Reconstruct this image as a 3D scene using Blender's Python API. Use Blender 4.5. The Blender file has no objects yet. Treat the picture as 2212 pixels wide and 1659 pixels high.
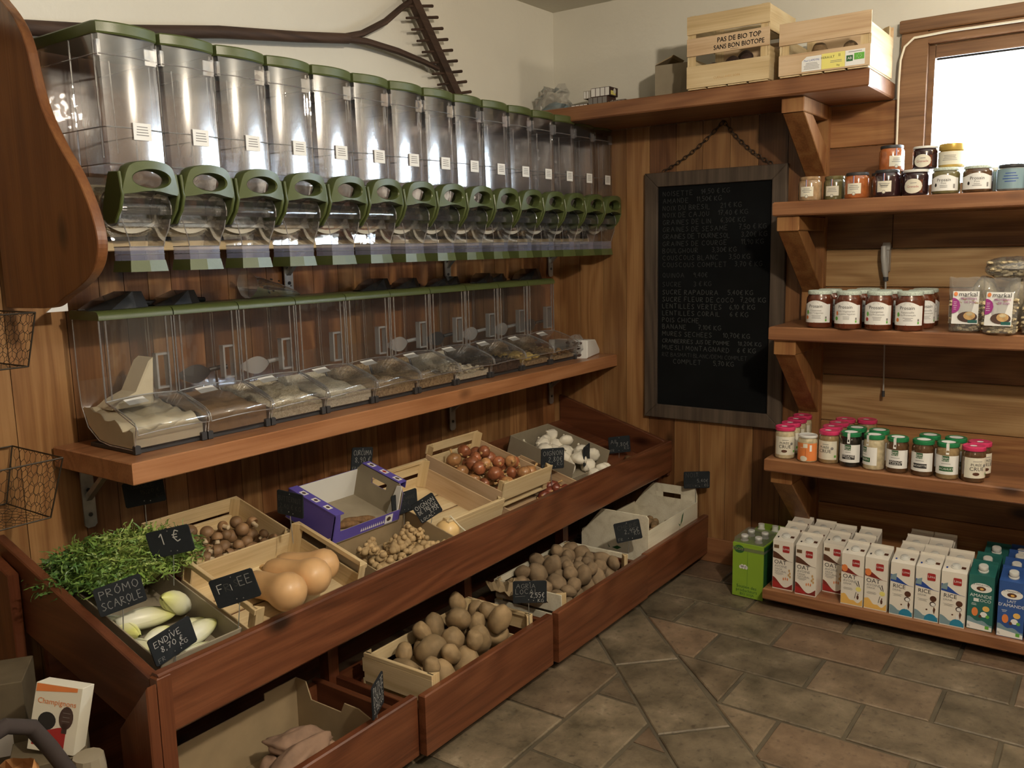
import bpy, bmesh, math, random
from math import sin, cos, pi, radians, sqrt, atan2
from mathutils import Vector, Matrix, noise, Euler
random.seed(7)
scene = bpy.context.scene
COL = scene.collection

# ------------------------------------------------------------------ camera, sky, lamps, exposure
YAW, PITCH, ROLL, FPX = radians(35.692), radians(8.797), radians(1.268), 1879.13
CAM = Vector((-3.682, -2.357, 1.45))
fw = Vector((cos(PITCH)*cos(YAW), cos(PITCH)*sin(YAW), -sin(PITCH)))
rt = Vector((sin(YAW), -cos(YAW), 0)); dn = fw.cross(rt)
c_, s_ = cos(ROLL), sin(ROLL)
rt2 = c_*rt + s_*dn; dn2 = -s_*rt + c_*dn
cam_d = bpy.data.cameras.new('camera'); cam = bpy.data.objects.new('camera', cam_d); COL.objects.link(cam)
m = Matrix((rt2, -dn2, -fw)).transposed().to_4x4(); m.translation = CAM
cam.matrix_world = m
cam_d.sensor_fit = 'HORIZONTAL'; cam_d.sensor_width = 36; cam_d.lens = FPX*36/2212; cam_d.clip_start = 0.05
scene.camera = cam

world = bpy.data.worlds.new('sky'); scene.world = world; world.use_nodes = True
bg = world.node_tree.nodes['Background']
bg.inputs[0].default_value = (0.76, 0.88, 1.0, 1); bg.inputs[1].default_value = 60.0

def lamp(name, kind, loc, power, color, size=0.06, rot=None):
    d = bpy.data.lights.new(name, kind); o = bpy.data.objects.new(name, d); COL.objects.link(o)
    o.location = loc; d.energy = power; d.color = color
    if kind == 'POINT': d.shadow_soft_size = size
    if rot: o.rotation_euler = rot
    return o
WARM = (1.0, 0.87, 0.69)
lamp('ceiling_lamp_light', 'POINT', (-2.6, -2.65, 2.34), 138, WARM, 0.05)
lamp('side_lamp_light', 'POINT', (-0.75, -3.2, 2.36), 34, WARM, 0.06)
lamp('rear_lamp_light', 'POINT', (-4.4, -3.3, 2.34), 18, WARM, 0.06)
WY0, WY1, WZ0, WZ1 = -3.10, -1.665, 1.60, 2.118        # window opening
pl = bpy.data.lights.new('window_daylight', 'AREA'); plo = bpy.data.objects.new('window_daylight', pl); COL.objects.link(plo)
pl.shape = 'RECTANGLE'; pl.size = WZ1-WZ0; pl.size_y = WY1-WY0; pl.energy = 1
plo.location = (0.13, (WY0+WY1)/2, (WZ0+WZ1)/2); plo.rotation_euler = (0, radians(90), 0)
pl.cycles.is_portal = True

vs = scene.view_settings
scene.display_settings.display_device = 'sRGB'
vs.view_transform = 'Standard'; vs.look = 'None'; vs.gamma = 1; vs.use_curve_mapping = False
vs.exposure = 0.0
cy = scene.cycles
cy.transparent_max_bounces = 40; cy.max_bounces = 6; cy.diffuse_bounces = 3; cy.glossy_bounces = 3
cy.transmission_bounces = 4; cy.caustics_reflective = False; cy.caustics_refractive = False
cy.sample_clamp_indirect = 6
cy.use_denoising = True
cy.use_adaptive_sampling = True; cy.adaptive_threshold = 0.02

# ------------------------------------------------------------------ materials
MATS = {}
def _new(name):
    m = bpy.data.materials.new(name); m.use_nodes = True; nt = m.node_tree
    b = nt.nodes['Principled BSDF']; MATS[name] = m
    return m, nt, b
def N(nt, t, **k):
    n = nt.nodes.new(t)
    for a, v in k.items():
        if a.startswith('i_'): n.inputs[a[2:].replace('_', ' ')].default_value = v
        else: setattr(n, a, v)
    return n
def math_n(nt, op, a, b=None, c=None):
    n = nt.nodes.new('ShaderNodeMath'); n.operation = op
    for i, v in enumerate((a, b, c)):
        if v is None: continue
        if isinstance(v, (int, float)): n.inputs[i].default_value = v
        else: nt.links.new(v, n.inputs[i])
    return n.outputs[0]
def ramp(nt, fac, stops):
    r = nt.nodes.new('ShaderNodeValToRGB'); e = r.color_ramp.elements
    while len(e) < len(stops): e.new(0.5)
    for i, (p, c) in enumerate(stops): e[i].position = p; e[i].color = (*c, 1)
    nt.links.new(fac, r.inputs[0]); return r.outputs[0]
def mixc(nt, fac, a, b, mode='MIX'):
    n = nt.nodes.new('ShaderNodeMix'); n.data_type = 'RGBA'; n.blend_type = mode
    if isinstance(fac, (int, float)): n.inputs[0].default_value = fac
    else: nt.links.new(fac, n.inputs[0])
    for s, v in ((6, a), (7, b)):
        if isinstance(v, tuple): n.inputs[s].default_value = (*v, 1)
        else: nt.links.new(v, n.inputs[s])
    return n.outputs[2]
def pm(name, col, rough=0.6, metal=0.0, spec=0.5, coat=0.0, noise_amt=0.0, nscale=20, bump=0.0, bscale=60, stretch=(1, 1, 1), rnd=0.0, trans=0.0):
    m, nt, b = _new(name)
    b.inputs['Base Color'].default_value = (*col, 1); b.inputs['Roughness'].default_value = rough
    b.inputs['Metallic'].default_value = metal; b.inputs['Specular IOR Level'].default_value = spec
    b.inputs['Coat Weight'].default_value = coat; b.inputs['Coat Roughness'].default_value = 0.08
    if noise_amt or bump or rnd:
        tc = N(nt, 'ShaderNodeTexCoord'); mp = N(nt, 'ShaderNodeMapping'); mp.inputs['Scale'].default_value = stretch
        nt.links.new(tc.outputs['Object'], mp.inputs[0])
        if noise_amt or rnd:
            nz = N(nt, 'ShaderNodeTexNoise'); nz.inputs['Scale'].default_value = nscale; nz.inputs['Detail'].default_value = 4
            nt.links.new(mp.outputs[0], nz.inputs[0])
            dark = tuple(c*(1-noise_amt) for c in col); lite = tuple(min(1, c*(1+noise_amt*.8)) for c in col)
            c = ramp(nt, nz.outputs[0], [(.3, dark), (.7, lite)])
            if rnd:
                oi = N(nt, 'ShaderNodeObjectInfo'); v = math_n(nt, 'MULTIPLY_ADD', oi.outputs['Random'], 2*rnd, 1-rnd)
                c = mixc(nt, 1.0, c, _gray(nt, v), 'MULTIPLY')
            nt.links.new(c, b.inputs['Base Color'])
        if bump:
            n2 = N(nt, 'ShaderNodeTexNoise'); n2.inputs['Scale'].default_value = bscale; n2.inputs['Detail'].default_value = 3
            nt.links.new(mp.outputs[0], n2.inputs[0])
            bp = N(nt, 'ShaderNodeBump'); bp.inputs['Strength'].default_value = bump; bp.inputs['Distance'].default_value = 0.004
            nt.links.new(n2.outputs[0], bp.inputs['Height']); nt.links.new(bp.outputs[0], b.inputs['Normal'])
    return m
def _gray(nt, v):
    n = nt.nodes.new('ShaderNodeCombineColor')
    for i in range(3): nt.links.new(v, n.inputs[i])
    return n.outputs[0]
def wood(name, dark, mid, light, axis='Z', rough=0.5, rnd=0.25, knots=True, coat=0.0, scale=1.0, hue=0.0, spec=0.4, k=.74):
    """grain runs along axis; each board (mesh island) gets its own offset and brightness"""
    dark, mid, light = (tuple(c*k for c in q) for q in (dark, mid, light))
    m, nt, b = _new(name)
    tc = N(nt, 'ShaderNodeTexCoord'); geo = N(nt, 'ShaderNodeNewGeometry')
    rv = geo.outputs['Random Per Island']
    off = N(nt, 'ShaderNodeCombineXYZ')
    nt.links.new(math_n(nt, 'MULTIPLY', rv, 37.0), off.inputs[0]); nt.links.new(math_n(nt, 'MULTIPLY', rv, 91.0), off.inputs[1]); nt.links.new(math_n(nt, 'MULTIPLY', rv, 53.0), off.inputs[2])
    add = N(nt, 'ShaderNodeVectorMath'); add.operation = 'ADD'
    nt.links.new(tc.outputs['Object'], add.inputs[0]); nt.links.new(off.outputs[0], add.inputs[1])
    def mapped(g, a):
        mp = N(nt, 'ShaderNodeMapping'); s = {'X': (g, a, a), 'Y': (a, g, a), 'Z': (a, a, g)}[axis]
        mp.inputs['Scale'].default_value = tuple(v*scale for v in s); nt.links.new(add.outputs[0], mp.inputs[0]); return mp.outputs[0]
    # warp for cathedral grain
    nz = N(nt, 'ShaderNodeTexNoise'); nz.inputs['Scale'].default_value = 1; nz.inputs['Detail'].default_value = 2
    nt.links.new(mapped(.7, 5), nz.inputs[0])
    rings = math_n(nt, 'SINE', math_n(nt, 'MULTIPLY', nz.outputs[0], 60.0))
    rings = math_n(nt, 'MULTIPLY_ADD', rings, 0.5, 0.5)
    fine = N(nt, 'ShaderNodeTexNoise'); fine.inputs['Scale'].default_value = 1; fine.inputs['Detail'].default_value = 5
    nt.links.new(mapped(4, 150), fine.inputs[0])
    big = N(nt, 'ShaderNodeTexNoise'); big.inputs['Scale'].default_value = 1; big.inputs['Detail'].default_value = 3
    nt.links.new(mapped(1.6, 9), big.inputs[0])
    f = math_n(nt, 'ADD', math_n(nt, 'MULTIPLY', rings, 0.20), math_n(nt, 'ADD', math_n(nt, 'MULTIPLY', fine.outputs[0], 0.47), math_n(nt, 'MULTIPLY', big.outputs[0], 0.48)))
    col = ramp(nt, f, [(.30, dark), (.52, mid), (.78, light)])
    if knots:
        vo = N(nt, 'ShaderNodeTexVoronoi'); vo.inputs['Scale'].default_value = 1; vo.inputs['Randomness'].default_value = 1
        nt.links.new(mapped(2.2, 4.2), vo.inputs[0])
        k = ramp(nt, vo.outputs['Distance'], [(.045, (1, 1, 1)), (.13, (0, 0, 0))])
        col = mixc(nt, k, col, tuple(c*.35 for c in dark))
    v = math_n(nt, 'MULTIPLY_ADD', rv, 2*rnd, 1-rnd)
    col = mixc(nt, 1.0, col, _gray(nt, v), 'MULTIPLY')
    nt.links.new(col, b.inputs['Base Color'])
    b.inputs['Roughness'].default_value = rough; b.inputs['Coat Weight'].default_value = coat; b.inputs['Coat Roughness'].default_value = .25
    b.inputs['Specular IOR Level'].default_value = spec
    bp = N(nt, 'ShaderNodeBump'); bp.inputs['Strength'].default_value = 0.25; bp.inputs['Distance'].default_value = 0.002
    nt.links.new(fine.outputs[0], bp.inputs['Height']); nt.links.new(bp.outputs[0], b.inputs['Normal'])
    return m
def clear(name, tint=(0.965, 0.965, 0.97), haze=0.05, hazecol=(.75, .75, .78), rough=0.03, ior=1.5, boost=0.0, alpha_edge=0.25, broad=0.0):
    """thin clear plastic: see-through, mirror at grazing angles, a little milky"""
    m, nt, b = _new(name); nt.nodes.remove(b); out = nt.nodes['Material Output']
    tr = N(nt, 'ShaderNodeBsdfTransparent'); tr.inputs[0].default_value = (*tint, 1)
    gl = N(nt, 'ShaderNodeBsdfGlossy'); gl.inputs['Color'].default_value = (1, 1, 1, 1); gl.inputs['Roughness'].default_value = rough
    df = N(nt, 'ShaderNodeBsdfDiffuse'); df.inputs[0].default_value = (*hazecol, 1)
    lw = N(nt, 'ShaderNodeLayerWeight'); lw.inputs['Blend'].default_value = 0.35
    hz = math_n(nt, 'MULTIPLY_ADD', math_n(nt, 'POWER', lw.outputs['Facing'], 3.0), alpha_edge, haze)
    m1 = N(nt, 'ShaderNodeMixShader'); nt.links.new(hz, m1.inputs[0]); nt.links.new(tr.outputs[0], m1.inputs[1]); nt.links.new(df.outputs[0], m1.inputs[2])
    fr = N(nt, 'ShaderNodeFresnel'); fr.inputs['IOR'].default_value = ior
    ff = math_n(nt, 'ADD', math_n(nt, 'MINIMUM', fr.outputs[0], 0.6), boost)
    m2 = N(nt, 'ShaderNodeMixShader'); nt.links.new(ff, m2.inputs[0]); nt.links.new(m1.outputs[0], m2.inputs[1]); nt.links.new(gl.outputs[0], m2.inputs[2])
    nz = N(nt, 'ShaderNodeTexNoise'); nz.inputs['Scale'].default_value = 14
    tc = N(nt, 'ShaderNodeTexCoord'); nt.links.new(tc.outputs['Object'], nz.inputs[0])
    bp = N(nt, 'ShaderNodeBump'); bp.inputs['Strength'].default_value = 0.12; bp.inputs['Distance'].default_value = 0.01
    nt.links.new(nz.outputs[0], bp.inputs['Height']); nt.links.new(bp.outputs[0], gl.inputs['Normal'])
    last = m2
    if broad:                              # scuffed surface: a second, wider highlight
        g2 = N(nt, 'ShaderNodeBsdfGlossy'); g2.inputs['Color'].default_value = (1, 1, 1, 1); g2.inputs['Roughness'].default_value = .17
        m3 = N(nt, 'ShaderNodeMixShader'); m3.inputs[0].default_value = broad; nt.links.new(m2.outputs[0], m3.inputs[1]); nt.links.new(g2.outputs[0], m3.inputs[2]); last = m3
    nt.links.new(last.outputs[0], out.inputs[0]); return m
def grainy(name, a, b_, c, scale=300, rough=0.9, bump=0.6, dist=0.004):
    m, nt, b = _new(name)
    tc = N(nt, 'ShaderNodeTexCoord'); vo = N(nt, 'ShaderNodeTexVoronoi'); vo.inputs['Scale'].default_value = scale
    nt.links.new(tc.outputs['Object'], vo.inputs[0])
    nz = N(nt, 'ShaderNodeTexNoise'); nz.inputs['Scale'].default_value = 12; nt.links.new(tc.outputs['Object'], nz.inputs[0])
    sp = N(nt, 'ShaderNodeSeparateColor'); nt.links.new(vo.outputs['Color'], sp.inputs[0])
    f = math_n(nt, 'ADD', math_n(nt, 'MULTIPLY', sp.outputs[0], .6), math_n(nt, 'MULTIPLY', nz.outputs[0], .4))
    nt.links.new(ramp(nt, f, [(.2, a), (.5, b_), (.8, c)]), b.inputs['Base Color'])
    b.inputs['Roughness'].default_value = rough
    bp = N(nt, 'ShaderNodeBump'); bp.inputs['Strength'].default_value = bump; bp.inputs['Distance'].default_value = dist
    nt.links.new(vo.outputs['Distance'], bp.inputs['Height']); bp.invert = True; nt.links.new(bp.outputs[0], b.inputs['Normal'])
    return m

# woods
W_WALLV = wood('wall_boards_upright', (.115, .042, .015), (.215, .088, .031), (.33, .155, .060), 'Z', rough=.42, rnd=.32, coat=.15)
W_WALLV2 = wood('wall_boards_light', (.20, .090, .032), (.31, .150, .056), (.43, .235, .095), 'Z', rough=.42, rnd=.22, coat=.15)
W_WALLH = wood('wall_boards_level', (.15, .060, .023), (.26, .112, .042), (.40, .205, .080), 'Y', rough=.45, rnd=.30, coat=.1)
W_SHELF_X = wood('shelf_plank_x', (.27, .105, .042), (.42, .180, .075), (.53, .25, .115), 'X', rough=.4, rnd=.12, coat=.25)
W_SHELF_Y = wood('shelf_plank_y', (.17, .066, .028), (.27, .112, .047), (.37, .170, .074), 'Y', rough=.42, rnd=.14, coat=.2)
W_RED_X = wood('stained_plank_x', (.072, .023, .0100), (.148, .046, .019), (.228, .080, .034), 'X', rough=.36, rnd=.2, coat=.3)
W_RED_Y = wood('stained_plank_y', (.085, .02, .008), (.115, .036, .015), (.175, .058, .024), 'Y', rough=.4, rnd=.15, coat=.25)
W_RED_Z = wood('stained_plank_z', (.085, .022, .008), (.130, .038, .015), (.195, .064, .025), 'Z', rough=.38, rnd=.15, coat=.25)
W_PINE_Y = wood('pale_pine_level', (.28, .145, .055), (.44, .26, .11), (.58, .38, .18), 'Y', rough=.45, rnd=.06, coat=.1)
W_BRACE = wood('brace_timber', (.17, .065, .022), (.30, .125, .042), (.42, .21, .075), 'Z', rough=.5, rnd=.2)
W_PALE_X = wood('crate_slat_x', (.50, .36, .18), (.66, .50, .28), (.76, .62, .38), 'X', rough=.7, rnd=.10, knots=False, k=.93)
W_PALE_Y = wood('crate_slat_y', (.48, .34, .17), (.63, .47, .26), (.74, .59, .36), 'Y', rough=.7, rnd=.10, knots=False, k=.93)
W_PALE_Z = wood('crate_post', (.46, .32, .15), (.60, .44, .23), (.70, .54, .31), 'Z', rough=.7, rnd=.10, knots=False, k=.93)
W_PINK_X = wood('crate_slat_pinkish', (.44, .28, .15), (.58, .40, .24), (.68, .50, .32), 'X', rough=.7, rnd=.10, knots=False, k=.93)
W_PINK_Y = wood('crate_slat_pinkish_y', (.46, .29, .16), (.60, .42, .25), (.70, .52, .34), 'Y', rough=.7, rnd=.10, knots=True, k=.93)
W_WHITE_X = wood('veneer_white_x', (.62, .56, .42), (.74, .68, .53), (.82, .77, .62), 'X', rough=.6, rnd=.05, knots=False, k=.93)
W_GREY = wood('weathered_frame', (.045, .030, .020), (.085, .060, .042), (.13, .095, .068), 'Z', rough=.7, rnd=.15, knots=False)
W_WINDOW = wood('window_wood', (.13, .060, .026), (.22, .11, .048), (.30, .16, .075), 'Y', rough=.5, rnd=.1, knots=False)
W_RAKE = wood('rake_wood', (.030, .016, .010), (.060, .032, .020), (.10, .055, .034), 'X', rough=.7, rnd=.1, knots=False)
# plain
PLASTER = pm('plaster', (.72, .69, .60), .95, bump=.35, bscale=45, noise_amt=.04, nscale=3)
CEIL = pm('ceiling_plaster', (.66, .63, .54), .95, bump=.2, bscale=40)
GREEN = pm('olive_plastic', (.070, .088, .026), .36, spec=.5, bump=.05, bscale=300)
CLEAR = clear('clear_plastic', haze=.020, alpha_edge=.13, broad=.12)
CLEARBIN = clear('clear_plastic_bin', haze=.016, alpha_edge=.12, broad=.03)
CLEARC = clear('clear_plastic_chute', haze=.012, alpha_edge=.10)
CLEARB = clear('clear_plastic_bluish', tint=(.84, .86, .95), haze=.16, hazecol=(.50, .55, .78), alpha_edge=.2, broad=.06)
EDGE = clear('clear_plastic_edge', tint=(.80, .80, .82), haze=.16, hazecol=(.85, .85, .88), boost=.18, alpha_edge=.3)
FILM = clear('clear_film', tint=(.93, .93, .93), haze=.10, hazecol=(.8, .8, .78), boost=.05, alpha_edge=.35)
GLASS = clear('window_glass', tint=(.97, .98, .98), haze=.0, alpha_edge=0.0, rough=.0)
MILKY = clear('milky_plastic', tint=(.7, .72, .74), haze=.38, hazecol=(.75, .77, .78), alpha_edge=.3)
BLACKP = pm('black_plastic', (.012, .012, .013), .2, coat=.5)
DARKP = pm('dark_plastic', (.03, .03, .032), .5)
SLATE = pm('slate', (.011, .014, .018), .75, spec=.3, noise_amt=.25, nscale=25)
BOARD = pm('blackboard_slate', (.0035, .004, .0045), .9, spec=.15, noise_amt=.35, nscale=6)
CHALK = pm('chalk', (.50, .50, .48), .95)
CHALKDIM = pm('chalk_dim', (.050, .052, .050), .95)
CHALKFAINT = pm('chalk_faint', (.026, .027, .027), .95)
CHALKMID = pm('chalk_mid', (.20, .205, .20), .95)
STEEL = pm('galvanised_steel', (.42, .43, .42), .42, metal=.75, noise_amt=.15, nscale=40)
IRON = pm('rusty_iron', (.055, .035, .022), .6, metal=.5)
WIRE = pm('dark_wire', (.04, .03, .02), .5, metal=.6)
GREYP = pm('grey_paint_metal', (.36, .35, .33), .4)
WHITE = pm('white_plastic', (.78, .78, .75), .4)
PAPER = pm('white_paper', (.80, .79, .76), .8)
CREAM = pm('cream_paper', (.72, .68, .56), .8)
KRAFT = pm('kraft_cardboard', (.33, .245, .14), .85, noise_amt=.10, nscale=15)
KRAFTG = pm('grey_cardboard', (.28, .235, .165), .85, noise_amt=.10, nscale=15)
PURPLE = pm('purple_print', (.10, .075, .36), .55)
GROUT = pm('grout', (.085, .068, .043), .95, noise_amt=.3, nscale=8)
SOYG = pm('lime_print', (.24, .40, .035), .4)
DKGREEN = pm('dark_green_ink', (.02, .10, .03), .5)
BLACK = pm('black_ink', (.015, .013, .012), .6)
GREYINK = pm('grey_ink', (.22, .21, .20), .7)
REDL = pm('red_ink', (.34, .022, .02), .5)
DKRED = pm('dark_red_ink', (.20, .022, .015), .5)
BROWNI = pm('brown_ink', (.085, .03, .014), .5)
OCHRE = pm('ochre_ink', (.78, .47, .12), .5)
BLUEI = pm('blue_ink', (.02, .065, .30), .5)
TEALI = pm('teal_ink', (.02, .20, .34), .5)
GREYBL = pm('grey_blue_ink', (.20, .30, .34), .5)
TEALG = pm('teal_green_print', (.02, .125, .11), .4)
BLUEP = pm('blue_print', (.03, .085, .28), .4)
ORANGEI = pm('orange_ink', (.72, .22, .06), .5)
YELLOWI = pm('yellow_paper', (.80, .72, .20), .7)
GRASSI = pm('green_ink', (.12, .40, .05), .6)
PINKLID = pm('pink_lid', (.62, .045, .14), .3)
GREENLID = pm('green_lid', (.02, .19, .07), .3)
WHITELID = pm('white_lid', (.70, .70, .66), .3)
GOLDLID = pm('gold_lid', (.62, .42, .10), .3, metal=.5)
CHECKLID = pm('pale_check_lid', (.58, .66, .58), .4, noise_amt=.3, nscale=230)
MAGENTA = pm('magenta_ink', (.32, .03, .22), .5)
CARTW = pm('carton_white', (.80, .75, .66), .35)
# foods
POTATO = pm('potato_skin', (.30, .205, .105), .75, noise_amt=.28, nscale=28, bump=.4, bscale=55, rnd=.16)
POTATO2 = pm('potato_skin_dark', (.215, .148, .085), .8, noise_amt=.25, nscale=28, bump=.4, bscale=55, rnd=.16)
SWEETP = pm('sweet_potato_skin', (.29, .18, .12), .8, noise_amt=.3, nscale=22, bump=.6, bscale=40, rnd=.12)
SQUASH = pm('butternut_skin', (.66, .40, .19), .42, noise_amt=.10, nscale=12, coat=.15, rnd=.08)
PALESQ = pm('pale_onion_skin', (.80, .55, .25), .35, noise_amt=.12, nscale=10)
ONION = pm('onion_skin', (.30, .105, .048), .28, noise_amt=.45, nscale=9, stretch=(6, 6, .6), rnd=.3)
ONIONY = pm('onion_skin_golden', (.46, .23, .095), .28, noise_amt=.4, nscale=9, stretch=(6, 6, .6), rnd=.25)
SHALLOT = pm('shallot_skin', (.21, .05, .028), .32, noise_amt=.4, nscale=9, stretch=(6, 6, .6), rnd=.25)
PAPERY = pm('papery_tip', (.55, .34, .14), .8, noise_amt=.3, nscale=60)
GARLIC = pm('garlic_skin', (.78, .72, .60), .6, noise_amt=.10, nscale=12, rnd=.08)
MUSH = pm('mushroom_cap', (.27, .155, .075), .55, noise_amt=.35, nscale=18, rnd=.25)
MUSHS = pm('mushroom_stem', (.60, .47, .30), .7, noise_amt=.2, nscale=30)
GINGER = pm('ginger_skin', (.46, .32, .16), .75, noise_amt=.22, nscale=30, bump=.5, bscale=80, rnd=.15)
TURM = pm('turmeric_skin', (.17, .09, .035), .8, noise_amt=.3, nscale=60, stretch=(3, 1, 1), rnd=.15)
WALNUT = pm('walnut_shell', (.24, .15, .07), .75, noise_amt=.3, nscale=60, bump=.6, bscale=120, rnd=.15)
DARKROOT = pm('dark_root_skin', (.06, .03, .022), .7, noise_amt=.3, nscale=30, rnd=.3)
def endive_mat():
    m, nt, b = _new('endive_leaf')
    tc = N(nt, 'ShaderNodeTexCoord'); sp = N(nt, 'ShaderNodeSeparateXYZ'); nt.links.new(tc.outputs['Object'], sp.inputs[0])
    nz = N(nt, 'ShaderNodeTexNoise'); nz.inputs['Scale'].default_value = 30; nt.links.new(tc.outputs['Object'], nz.inputs[0])
    f = math_n(nt, 'ADD', math_n(nt, 'MULTIPLY', sp.outputs[0], 7.0), math_n(nt, 'MULTIPLY', nz.outputs[0], .5))
    nt.links.new(ramp(nt, f, [(.0, (.78, .78, .64)), (.45, (.76, .75, .46)), (.85, (.64, .66, .14))]), b.inputs['Base Color'])
    b.inputs['Roughness'].default_value = .35; b.inputs['Subsurface Weight'].default_value = .0
    return m
ENDIVE = endive_mat()
def frisee_mat():
    m, nt, b = _new('frisee_leaf')
    geo = N(nt, 'ShaderNodeNewGeometry'); tc = N(nt, 'ShaderNodeTexCoord')
    ln = N(nt, 'ShaderNodeVectorMath'); ln.operation = 'LENGTH'
    mp = N(nt, 'ShaderNodeMapping'); mp.inputs['Location'].default_value = (-.03, .02, 0); nt.links.new(tc.outputs['Object'], mp.inputs[0])
    nt.links.new(mp.outputs[0], ln.inputs[0])
    f = math_n(nt, 'ADD', math_n(nt, 'MULTIPLY', ln.outputs['Value'], 3.7), math_n(nt, 'MULTIPLY', geo.outputs['Random Per Island'], .45))
    nt.links.new(ramp(nt, f, [(.30, (.46, .52, .16)), (.60, (.19, .30, .055)), (1.0, (.055, .135, .028))]), b.inputs['Base Color'])
    b.inputs['Roughness'].default_value = .45
    return m
FRISEE = frisee_mat()
def tile_mat():
    m, nt, b = _new('floor_tile')
    tc = N(nt, 'ShaderNodeTexCoord'); geo = N(nt, 'ShaderNodeNewGeometry'); rv = geo.outputs['Random Per Island']
    off = N(nt, 'ShaderNodeCombineXYZ'); nt.links.new(math_n(nt, 'MULTIPLY', rv, 40.), off.inputs[0]); nt.links.new(math_n(nt, 'MULTIPLY', rv, 77.), off.inputs[1])
    add = N(nt, 'ShaderNodeVectorMath'); add.operation = 'ADD'; nt.links.new(tc.outputs['Object'], add.inputs[0]); nt.links.new(off.outputs[0], add.inputs[1])
    n1 = N(nt, 'ShaderNodeTexNoise'); n1.inputs['Scale'].default_value = 6.5; n1.inputs['Detail'].default_value = 8; n1.inputs['Roughness'].default_value = .65
    nt.links.new(add.outputs[0], n1.inputs[0])
    n2 = N(nt, 'ShaderNodeTexNoise'); n2.inputs['Scale'].default_value = 45; n2.inputs['Detail'].default_value = 5; nt.links.new(add.outputs[0], n2.inputs[0])
    base = ramp(nt, n1.outputs[0], [(.30, (.070, .058, .036)), (.48, (.172, .134, .087)), (.62, (.255, .200, .132)), (.72, (.39, .315, .22))])
    red = ramp(nt, n1.outputs[0], [(.28, (.11, .068, .042)), (.55, (.22, .135, .082)), (.75, (.33, .23, .15))])
    rr = ramp(nt, math_n(nt, 'FRACT', math_n(nt, 'MULTIPLY', rv, 7.3)), [(.55, (0, 0, 0)), (.9, (.75, .75, .75))])
    col = mixc(nt, rr, base, red)
    pit = ramp(nt, n2.outputs[0], [(.30, (.35, .35, .35)), (.42, (1, 1, 1))])
    col = mixc(nt, .6, col, pit, 'MULTIPLY')
    col = mixc(nt, 1., col, _gray(nt, math_n(nt, 'MULTIPLY_ADD', rv, .36, .58)), 'MULTIPLY')
    nt.links.new(col, b.inputs['Base Color']); b.inputs['Roughness'].default_value = .52; b.inputs['Specular IOR Level'].default_value = .35
    h = math_n(nt, 'ADD', math_n(nt, 'MULTIPLY', n1.outputs[0], 1.0), math_n(nt, 'MULTIPLY', n2.outputs[0], .35))
    bp = N(nt, 'ShaderNodeBump'); bp.inputs['Strength'].default_value = .55; bp.inputs['Distance'].default_value = .008
    nt.links.new(h, bp.inputs['Height']); nt.links.new(bp.outputs[0], b.inputs['Normal'])
    return m
TILE = tile_mat()

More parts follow.
